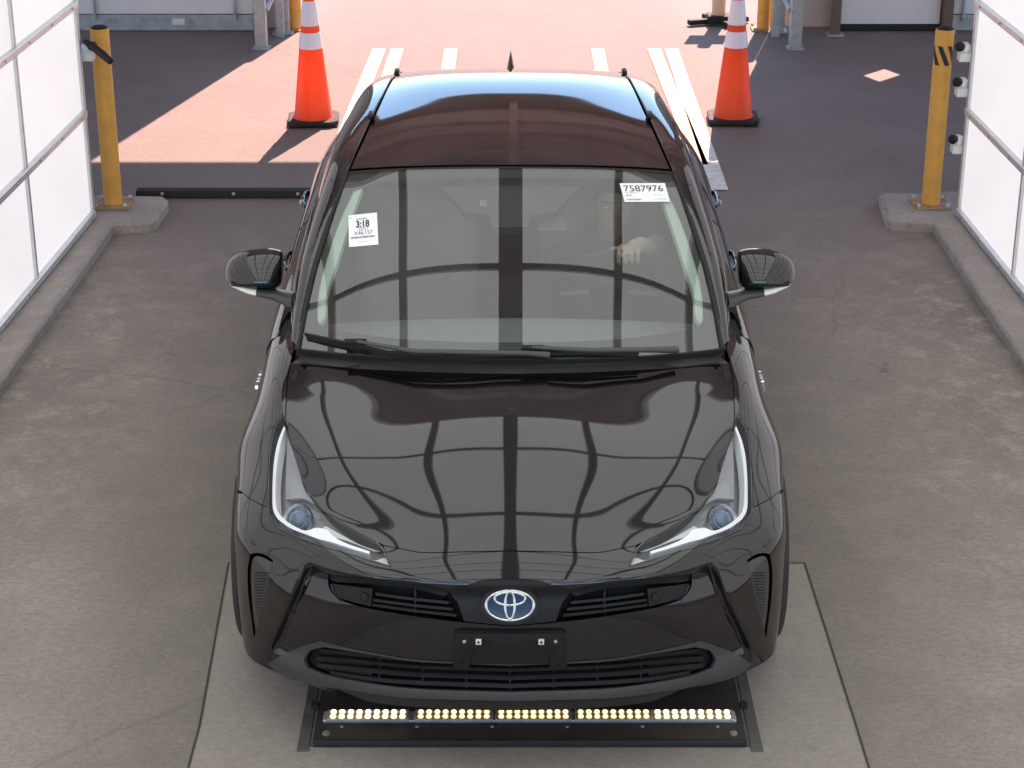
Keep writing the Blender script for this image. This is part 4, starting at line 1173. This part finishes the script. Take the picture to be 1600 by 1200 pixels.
# wipers
def wsp(h, y, off):
    q = WS.px(h, y); P_, N_ = WS.eval(np.array([q])); return Vector(P_[0] + N_[0] * off)
def wiper(blade, arm, clip):
    bm = bmesh.new(); tube(bm, [wsp(h, y, .016) for h, y in blade], [.004] + [.0062] * (len(blade) - 2) + [.004], 8)
    w = obj('wiper', bm, MATTE, CAR)
    bm = bmesh.new(); tube(bm, [wsp(h, y, .006) for h, y in blade], .004, 6); obj('wiper_rubber', bm, RUBBER, w)
    bm = bmesh.new(); tube(bm, [wsp(h, y, o) for h, y, o in arm], [.006] + [.009] * (len(arm) - 2) + [.012], 10); obj('wiper_arm', bm, SATIN, w)
    p = wsp(*clip, .022); bm = bmesh.new(); box(bm, p, (.075, .022, .018)); obj('blade_clip', bm, MATTE, w, bevel=.005)
wiper([(-319, 526), (-285, 534), (-245, 543), (-190, 555), (-146, 564), (-105, 571)], [(-236, 543, .03), (-150, 561, .034), (-60, 569, .034), (25, 574, .03), (62, 578, .02)], (-240, 541))
wiper([(-127, 559), (-60, 556), (34, 553), (110, 551), (201, 554)], [(34, 552, .03), (120, 558, .034), (210, 563, .032), (262, 569, .02)], (36, 551))

# door mirrors
def loft(bm, secs, n=20, pw=2.5):
    rings = []
    for x, cy, cz, ry, rz in secs:
        ring = []
        for k in range(n):
            a = 2 * math.pi * k / n; ca, sa = math.cos(a), math.sin(a)
            ring.append(bm.verts.new((x, cy + ry * math.copysign(abs(ca) ** (2 / pw), ca), cz + rz * math.copysign(abs(sa) ** (2 / pw), sa))))
        rings.append(ring)
    for r0, r1 in zip(rings, rings[1:]):
        for k in range(n): bm.faces.new((r0[k], r0[(k + 1) % n], r1[(k + 1) % n], r1[k]))
    bm.faces.new(rings[0]); bm.faces.new(rings[-1][::-1]); bmesh.ops.recalc_face_normals(bm, faces=bm.faces)
for s in (1, -1):
    bm = bmesh.new()
    loft(bm, [(s * x, cy, cz, ry, rz) for x, cy, cz, ry, rz in
              [(.806, 1.70, 1.036, .028, .040), (.812, 1.695, 1.036, .046, .054), (.845, 1.69, 1.038, .062, .060), (.90, 1.69, 1.038, .066, .060), (.95, 1.70, 1.034, .060, .055), (.985, 1.712, 1.026, .046, .045), (1.005, 1.725, 1.018, .028, .032), (1.014, 1.735, 1.012, .012, .016)]], 28, 2.35)
    mh = obj('door_mirror', bm, PAINT, CAR)
    for v in mh.data.vertices: v.co.y += (v.co.z - 1.035) * .60
    sd = mh.modifiers.new('smooth', 'SUBSURF'); sd.levels = sd.render_levels = 1
    bm = bmesh.new()
    loft(bm, [(s * x, cy, cz, ry, rz) for x, cy, cz, ry, rz in [(1.008, 1.712, .992, .016, .006), (.985, 1.685, .984, .028, .010), (.93, 1.655, .974, .036, .011), (.895, 1.645, .970, .040, .011)]], 16)
    obj('mirror_indicator', bm, mat('clear_indicator', (.85, .84, .80), .2, coat=1), mh)
    bm = bmesh.new()
    loft(bm, [(s * x, cy, cz, ry, rz) for x, cy, cz, ry, rz in [(.894, 1.647, .969, .041, .012), (.84, 1.64, .962, .045, .014), (.80, 1.62, .955, .05, .018), (.765, 1.60, .945, .06, .028)]], 16)
    obj('mirror_stalk', bm, SATIN, mh)
    bm = bmesh.new()
    loft(bm, [(s * x, 1.685, cz, .050, .010) for x, cz in [(.985, .996), (.90, .985), (.83, .984)]], 16)
    obj('mirror_underside', bm, MATTE, mh)
    bm = bmesh.new(); box(bm, Vector((s * .90, 1.752, 1.034)), (.15, .006, .075)); obj('mirror_glass', bm, CHROME, mh, bevel=.02)
    # door handles
    for y in (2.22, 3.02):
        q = SD.cast(Vector((2, y, .885)), Vector((-1, 0, 0))); P_, N_ = SD.eval(np.array([q])); p = Vector(P_[0]); p.x *= s
        bm = bmesh.new(); tube(bm, [p + Vector((s * -.004, -.10, 0)), p + Vector((s * .012, -.075, .002)), p + Vector((s * .015, 0, .004)), p + Vector((s * .012, .075, .004)), p + Vector((s * -.004, .10, .004))], [.008, .010, .011, .010, .008], 10)
        h_ = obj('door_handle', bm, PAINT, CAR)
        bm = bmesh.new(); tube(bm, [p + Vector((s * .010, -.082, 0)), p + Vector((s * .016, -.045, .003))], [.0108, .0115], 10); obj('handle_cap', bm, STEEL, h_)
    # chrome lettering on the flank
    V, F = text_mesh('HYBRID', .032, bold=.0012)
    q = SD.cast(Vector((2, 1.46, .70)), Vector((-1, 0, 0))); P_, N_ = SD.eval(np.array([q])); p = Vector(P_[0])
    bm = bmesh.new(); vs_ = []
    for lay in (0, .010):
        vs_.append([bm.verts.new((s * (p.x + .003 + lay), p.y + v.x * s * 1.35, p.z + v.y)) for v in V])
    for f in F: bm.faces.new([vs_[1][i] for i in f])
    ed = {}
    for f in F:
        for i in range(len(f)): ed[(f[i], f[(i + 1) % len(f)])] = 1
    for a, b in list(ed):
        if (b, a) not in ed: bm.faces.new((vs_[0][a], vs_[0][b], vs_[1][b], vs_[1][a]))
    bmesh.ops.recalc_face_normals(bm, faces=bm.faces)
    obj('side_lettering', bm, CHROME, CAR, smooth=False)

# wheels
tyre_me = rim_me = spoke_me = None
for (x, y) in ((.788, .95), (-.788, .95), (.775, 3.66), (-.775, 3.66)):
    w = empty('wheel'); w.parent = CAR; w.location = (x, y, .322); w.rotation_euler = (0, R(90), 0)
    if tyre_me is None:
        bm = bmesh.new()
        lathe(bm, [(.205, -.085), (.26, -.101), (.300, -.100), (.316, -.085), (.322, -.06), (.319, -.056), (.319, -.050), (.323, -.046), (.323, -.01), (.319, -.007), (.319, .007), (.323, .01), (.323, .046), (.319, .05), (.319, .056), (.322, .06), (.316, .085), (.300, .100), (.26, .101), (.205, .085)], 64)
        o = obj('tyre', bm, TYRE, w); tyre_me = o.data
        bm = bmesh.new(); lathe(bm, [(.206, -.088), (.212, -.09), (.20, -.07), (.19, .0), (.20, .07), (.212, .09), (.206, .088)], 48); o = obj('rim', bm, STEEL, w); rim_me = o.data
        bm = bmesh.new()
        for k in range(5):
            a = 2 * math.pi * k / 5
            box(bm, Vector((math.cos(a) * .11, math.sin(a) * .11, .0)), (.20, .045, .15), Matrix.Rotation(a, 3, 'Z'))
        lathe(bm, [(.045, -.08), (.045, .08)], 24)
        o = obj('wheel_spokes', bm, STEEL, w); spoke_me = o.data
    else:
        for nm, me in (('tyre', tyre_me), ('rim', rim_me), ('wheel_spokes', spoke_me)): link(bpy.data.objects.new(nm, me), w)
# wheel housings and floor so that nothing shows through
bm = bmesh.new()
box(bm, Vector((0, 2.7, .26)), (1.4, 3.4, .10))
box(bm, Vector((0, .62, .42)), (1.15, .75, .36))
obj('floor_pan', bm, GAPM, CAR, smooth=False)

# ------------------------------------------------------------------ cabin
cab = boxb('cabin_tub', (0, 2.4, .34), (1.40, 2.6, .04), CABIN, CAR)
boxb('cabin_side', (.715, 2.4, .62), (.03, 2.5, .56), CABIN, cab); boxb('cabin_side', (-.715, 2.4, .62), (.03, 2.5, .56), CABIN, cab)
boxb('parcel_shelf', (0, 3.5, .9), (1.3, .5, .04), CABIN, cab); boxb('tail_lining', (0, 3.75, .75), (1.3, .03, .7), CABIN, cab)
DS = Patch(fan_rows([(.97, .925), (1.12, .955), (1.32, .962), (1.46, .935), (1.52, .86), (1.54, .60)],
                    [(.60, 1.13, .915), (.66, 1.22, .925), (.69, 1.36, .93), (.69, 1.47, .905), (.69, 1.52, .84), (.69, 1.54, .60)]), inside=(0, 1.0, .3))
inlay('dashboard', DS, [rect(0, 1, 0, 1)], mat('dash_grey', (.19, .195, .19), .6, noise=(30, .15)), CAR, s=.05, thick=.01)
for x in (-.36, .36):
    bm = bmesh.new(); box(bm, Vector((x, 2.0, .52)), (.50, .52, .16)); se = obj('front_seat', bm, SEATM, CAR, bevel=.06)
    bm = bmesh.new(); box(bm, Vector((x, 2.36, .84)), (.48, .14, .58), Matrix.Rotation(R(-14), 3, 'X')); obj('seat_back', bm, SEATM, se, bevel=.06)
    bm = bmesh.new(); box(bm, Vector((x, 2.46, 1.20)), (.26, .10, .17), Matrix.Rotation(R(-14), 3, 'X')); obj('head_rest', bm, SEATM, se, bevel=.045)
bm = bmesh.new(); box(bm, Vector((0, 3.05, .50)), (1.26, .5, .2)); rs = obj('rear_seat', bm, SEATM, CAR, bevel=.06)
bm = bmesh.new(); box(bm, Vector((0, 3.34, .84)), (1.26, .16, .60), Matrix.Rotation(R(-16), 3, 'X')); obj('seat_back', bm, SEATM, rs, bevel=.06)
swc = Vector((.345, 1.60, .985)); swr = .185
swm = Matrix.Rotation(R(-64), 3, 'X')
bm = bmesh.new()
ring = [swc + swm @ Vector((swr * math.cos(a), swr * math.sin(a), 0)) for a in np.linspace(0, 2 * math.pi, 41)]
tube(bm, ring, .0155, 10, cap=False); sw = obj('steering_wheel', bm, MATTE, CAR)
bm = bmesh.new(); bmesh.ops.create_uvsphere(bm, u_segments=20, v_segments=12, radius=.075, matrix=Matrix.Translation(swc) @ swm.to_4x4() @ Matrix.Diagonal((1, .85, .4, 1))); obj('wheel_hub', bm, MATTE, sw)
for a in (R(5), R(175), R(90)):
    bm = bmesh.new(); tube(bm, [swc + swm @ Vector((.05 * math.cos(a), .05 * math.sin(a), 0)), swc + swm @ Vector((swr * math.cos(a), swr * math.sin(a), 0))], [.018, .014], 8); obj('wheel_spoke', bm, SATIN, sw)

# ------------------------------------------------------------------ paper stickers on the windscreen
def sticker(quad, label):
    Q = [np.array(p, float) for p in quad]           # tl, tr, br, bl
    def m(s, t):
        p = (Q[0] * (1 - s) + Q[1] * s) * (1 - t) + (Q[3] * (1 - s) + Q[2] * s) * t
        return WS.px(p[0], p[1])
    n = 12; lin = np.linspace(0, 1, n)
    loop = [m(s, 0) for s in lin] + [m(1, t) for t in lin][1:] + [m(s, 1) for s in lin[::-1]][1:] + [m(0, t) for t in lin[::-1]][1:-1]
    root = inlay('windscreen_sticker', WS, [loop], WHITEP, CAR, off=.0016, thick=.001, s=.02)
    root['label'] = label
    def put(pts, faces, mtl, name):
        P_, N_ = WS.eval(np.array([m(*p) for p in pts])); P_ = P_ + N_ * .0024
        me = bpy.data.meshes.new(name); me.from_pydata([tuple(p) for p in P_], [], faces); me.update(); me.materials.append(mtl)
        bm = bmesh.new(); bm.from_mesh(me)
        for f in bm.faces:
            f.normal_update()
            if f.normal.z < 0: f.normal_flip()
        bm.to_mesh(me); bm.free()
        link(bpy.data.objects.new(name, me), root)
    def word(txt, cx, cy, w, h, mtl=INK, bold=0.02):
        V, F = text_mesh(txt, 1.0, bold=bold)
        xs = [v.x for v in V]; ys = [v.y for v in V]; x0, x1, y0, y1 = min(xs), max(xs), min(ys), max(ys)
        put([(cx + ((v.x - x0) / (x1 - x0) - .5) * w, cy - ((v.y - y0) / (y1 - y0) - .5) * h) for v in V], F, mtl, 'printed_text')
    def bars(x0, x1, y0, y1, n, mtl=INK, seed=1):
        rr = random.Random(seed); pts = []; F = []
        x = x0; st = (x1 - x0) / n
        for k in range(n):
            a = x0 + k * st; w = st * rr.choice((.35, .55, .8)); i = len(pts)
            pts += [(a, y0), (a + w, y0), (a + w, y1), (a, y1)]; F.append((i, i + 1, i + 2, i + 3))
        put(pts, F, mtl, 'printed_bars')
    return word, bars
word, bars = sticker([(-253, 337), (-208.5, 332.5), (-206, 382.5), (-252, 386.5)], 'square paper sticker reading 3:18 low on the left of the glass')
word('3:18', .49, .31, .46, .22, INK, .03)
word('2021', .50, .475, .34, .10, FAINT, 0)
word('X46,157', .50, .60, .64, .13, GREYINK, 0)
bars(.07, .90, .70, .755, 34, GREYINK, 3)
bars(.28, .66, .135, .175, 9, FAINT, 5); bars(.06, .14, .08, .12, 3, FAINT, 8); bars(.30, .74, .86, .872, 6, FAINT, 9)
word, bars = sticker([(171, 286.8), (241.7, 286.5), (249.6, 315.4), (179, 316)], 'wide paper sticker reading 7587976 at the top right of the glass')
word('7587976', .49, .29, .86, .32, INK, 0)
bars(.06, .36, .50, .54, 8, FAINT, 4); bars(.07, .20, .62, .70, 4, FAINT, 6); bars(.06, .40, .85, .92, 14, GREYINK, 7)
bars(.70, .86, .62, .66, 4, FAINT, 2); bars(.70, .95, .85, .88, 6, FAINT, 12)

# ------------------------------------------------------------------ the driver
drv = tag(empty('person', (.36, 2.12, .60)), 'driver in a dark shirt behind the windscreen, one hand on top of the steering wheel', 'person')
def D(p): return Vector(p) - Vector((.36, 2.12, .60))
hc = Vector((.385, 2.00, 1.165))
def head_bm(bm):
    bmesh.ops.create_uvsphere(bm, u_segments=40, v_segments=28, radius=1.0)
    for v in bm.verts:
        x, y, z = v.co
        X, Y, Z = x * .076, y * .098, z * .118
        if z < -.1:                                        # jaw and chin
            k = min(1, (-z - .1) / .9); X *= 1 - .34 * k ** 1.3; Y *= 1 - .18 * k
            if y < 0: Y -= .012 * k
        if y < -.3:                                        # face features (front is -y)
            gx = lambda cx, w: math.exp(-((X - cx) / w) ** 2)
            gz = lambda cz, w: math.exp(-((Z - cz) / w) ** 2)
            Y -= .024 * gx(0, .011) * math.exp(-((Z + .022) / .020) ** 2) + .012 * gx(0, .008) * gz(.006, .02)
            Y += .013 * (gx(.032, .017) + gx(-.032, .017)) * gz(.012, .013)
            Y -= .006 * (gx(.032, .024) + gx(-.032, .024)) * gz(.034, .010)
            Y -= .006 * gx(0, .024) * gz(-.060, .008) + .004 * gx(0, .02) * gz(-.072, .006) - .004 * gx(0, .022) * gz(-.066, .003)
            Y -= .006 * gx(0, .018) * gz(-.10, .014)
        v.co = Vector((X, Y, Z))
    for s in (-1, 1):
        bmesh.ops.create_uvsphere(bm, u_segments=12, v_segments=8, radius=1, matrix=Matrix.Translation((s * .077, .012, -.004)) @ Matrix.Rotation(R(12 * s), 4, 'Z') @ Matrix.Diagonal((.010, .020, .032, 1)))
    for v in bm.verts: v.co = D(hc) + Matrix.Rotation(R(-6), 3, 'X') @ v.co
def capsule(bm, pts, rads, n=12):
    tube(bm, pts, rads, n)
    for p, r in ((pts[0], rads[0]), (pts[-1], rads[-1])):
        bmesh.ops.create_uvsphere(bm, u_segments=n, v_segments=8, radius=r, matrix=Matrix.Translation(p))
bm = bmesh.new(); head_bm(bm)
capsule(bm, [D((.378, 2.04, 1.11)), D((.37, 2.09, 1.02)), D((.365, 2.13, .97))], [.052, .056, .075])
capsule(bm, [D((.36, 2.14, .62)), D((.36, 2.15, .78)), D((.36, 2.15, .89)), D((.36, 2.13, .94))], [.135, .130, .150, .12], 18)
capsule(bm, [D((.21, 2.14, .91)), D((.51, 2.14, .91))], [.062, .062])
grip = swc + swm @ Vector((.06, -swr * .99, 0))
wrist = grip + Vector((.075, .065, .005))
elbow = Vector((.60, 1.95, .80))
capsule(bm, [D((.54, 2.13, .905)), D(elbow), D(wrist + Vector((.02, .02, -.005))), D(wrist)], [.058, .045, .032, .029], 14)
capsule(bm, [D((.18, 2.13, .905)), D((.14, 1.98, .74)), D((.24, 1.78, .72)), D((.27, 1.74, .72))], [.058, .045, .032, .028], 14)
for s in (-.10, .10):
    capsule(bm, [D((.36 + s, 2.12, .60)), D((.36 + s * 1.5, 1.66, .68)), D((.36 + s, 1.42, .42)), D((.36 + s, 1.30, .40))], [.085, .062, .05, .045], 12)
# right hand in view: palm on top of the rim, four fingers wrapped over it, thumb along the near side
palm = [wrist, wrist * .45 + grip * .55 + Vector((.010, .0, .020)), grip + Vector((.022, .006, .026))]
capsule(bm, [D(p) for p in palm], [.028, .031, .026], 12)
rimdir = (swm @ Vector((1, 0, 0))).normalized()
for k in range(4):
    b = grip + rimdir * (-.034 + k * .0222) + Vector((.004, .002, .022 - .003 * abs(k - 1.5)))
    ln = (1.0, 1.08, 1.02, .85)[k]
    pts = [b + Vector((.010, .024, .0)), b + Vector((0, -.014 * ln, .008)), b + Vector((-.004, -.036 * ln, -.010)), b + Vector((-.002, -.034 * ln, -.034)), b + Vector((0, -.018 * ln, -.046))]
    capsule(bm, [D(p) for p in pts], [.0102, .0092, .0086, .0080, .0070], 8)
tb_ = grip + Vector((-.012, .030, .010))
capsule(bm, [D(wrist + Vector((-.02, .0, .005))), D(tb_), D(tb_ + Vector((-.036, .0, -.004))), D(tb_ + Vector((-.056, -.006, -.012)))], [.015, .0125, .011, .009], 8)
# other hand resting in the lap
for k in range(4):
    b = Vector((.262 + k * .018, 1.72, .715)); capsule(bm, [D(b), D(b + Vector((.004, -.035, .004))), D(b + Vector((.006, -.062, -.014)))], [.0098, .009, .0075], 8)
capsule(bm, [D((.27, 1.74, .72)), D((.285, 1.715, .718))], [.028, .030], 10); capsule(bm, [D((.255, 1.745, .73)), D((.235, 1.70, .73))], [.013, .010], 8)
body = obj('body', bm, SKIN, drv)
rm = body.modifiers.new('skin', 'REMESH'); rm.mode = 'VOXEL'; rm.voxel_size = .0040; rm.use_smooth_shade = True
sm_ = body.modifiers.new('soft', 'SMOOTH'); sm_.iterations = 3; sm_.factor = .5
bm = bmesh.new()
capsule(bm, [D((.36, 2.14, .62)), D((.36, 2.15, .78)), D((.36, 2.15, .89)), D((.36, 2.13, .94))], [.150, .146, .166, .134], 18)
capsule(bm, [D((.21, 2.14, .91)), D((.51, 2.14, .91))], [.076, .076])
capsule(bm, [D((.365, 2.12, .96)), D((.37, 2.085, 1.01))], [.088, .066])
capsule(bm, [D((.54, 2.13, .905)), D(elbow), D(wrist + Vector((.022, .022, -.004)))], [.076, .062, .044], 14)
capsule(bm, [D((.18, 2.13, .905)), D((.14, 1.98, .74)), D((.23, 1.80, .72))], [.076, .062, .044], 14)
sh_ = obj('shirt', bm, SHIRT, drv)
rm = sh_.modifiers.new('cloth', 'REMESH'); rm.mode = 'VOXEL'; rm.voxel_size = .009; rm.use_smooth_shade = True
sm_ = sh_.modifiers.new('soft', 'SMOOTH'); sm_.iterations = 4
bm = bmesh.new()
for s in (-.10, .10):
    capsule(bm, [D((.36 + s, 2.12, .60)), D((.36 + s * 1.5, 1.66, .68)), D((.36 + s, 1.44, .44))], [.098, .075, .06], 12)
obj('trousers', bm, mat('navy_trousers', (.02, .024, .035), .85, noise=(30, .2)), drv)
bm = bmesh.new(); bmesh.ops.create_uvsphere(bm, u_segments=28, v_segments=20, radius=1.0)
for v in bm.verts:
    x, y, z = v.co; v.co = Vector((x * .081, y * .103, z * .124)) * (1 + .02 * math.sin(x * 23 + z * 17) * math.sin(y * 19))
dele = [v for v in bm.verts if v.co.z < -.02 or (v.co.y < -.035 and v.co.z < .070 - (.0 if abs(v.co.x) < .05 else .02))]
bmesh.ops.delete(bm, geom=dele, context='VERTS')
for v in bm.verts: v.co = D(hc) + Matrix.Rotation(R(-6), 3, 'X') @ v.co
hr = obj('hair', bm, HAIRM, drv); so = hr.modifiers.new('thick', 'SOLIDIFY'); so.thickness = .006
for s in (-1, 1):
    bm = bmesh.new(); c_ = D(hc) + Matrix.Rotation(R(-6), 3, 'X') @ Vector((s * .032, -.0712, .0125)); bmesh.ops.create_uvsphere(bm, u_segments=14, v_segments=10, radius=.0105, matrix=Matrix.Translation(c_)); ey = obj('eye', bm, mat('eye_white', (.7, .68, .66), .2), drv)
    bm = bmesh.new(); bmesh.ops.create_uvsphere(bm, u_segments=10, v_segments=8, radius=.0062, matrix=Matrix.Translation(c_ + Vector((0, -.0060, -.0008)))); obj('iris', bm, INK, ey)
    bm = bmesh.new(); tube(bm, [D(hc) + Matrix.Rotation(R(-6), 3, 'X') @ Vector((s * x, y, z)) for x, y, z in ((.014, -.094, .034), (.032, -.090, .039), (.052, -.076, .034))], [.003, .004, .002], 6); obj('eyebrow', bm, HAIRM, drv)
bm = bmesh.new(); tube(bm, [D(hc) + Matrix.Rotation(R(-6), 3, 'X') @ Vector((x, y, z)) for x, y, z in ((-.024, -.083, -.066), (0, -.0945, -.065), (.024, -.083, -.066))], [.002, .0045, .002], 6); obj('lips', bm, mat('lip', (.36, .14, .11), .5), drv)
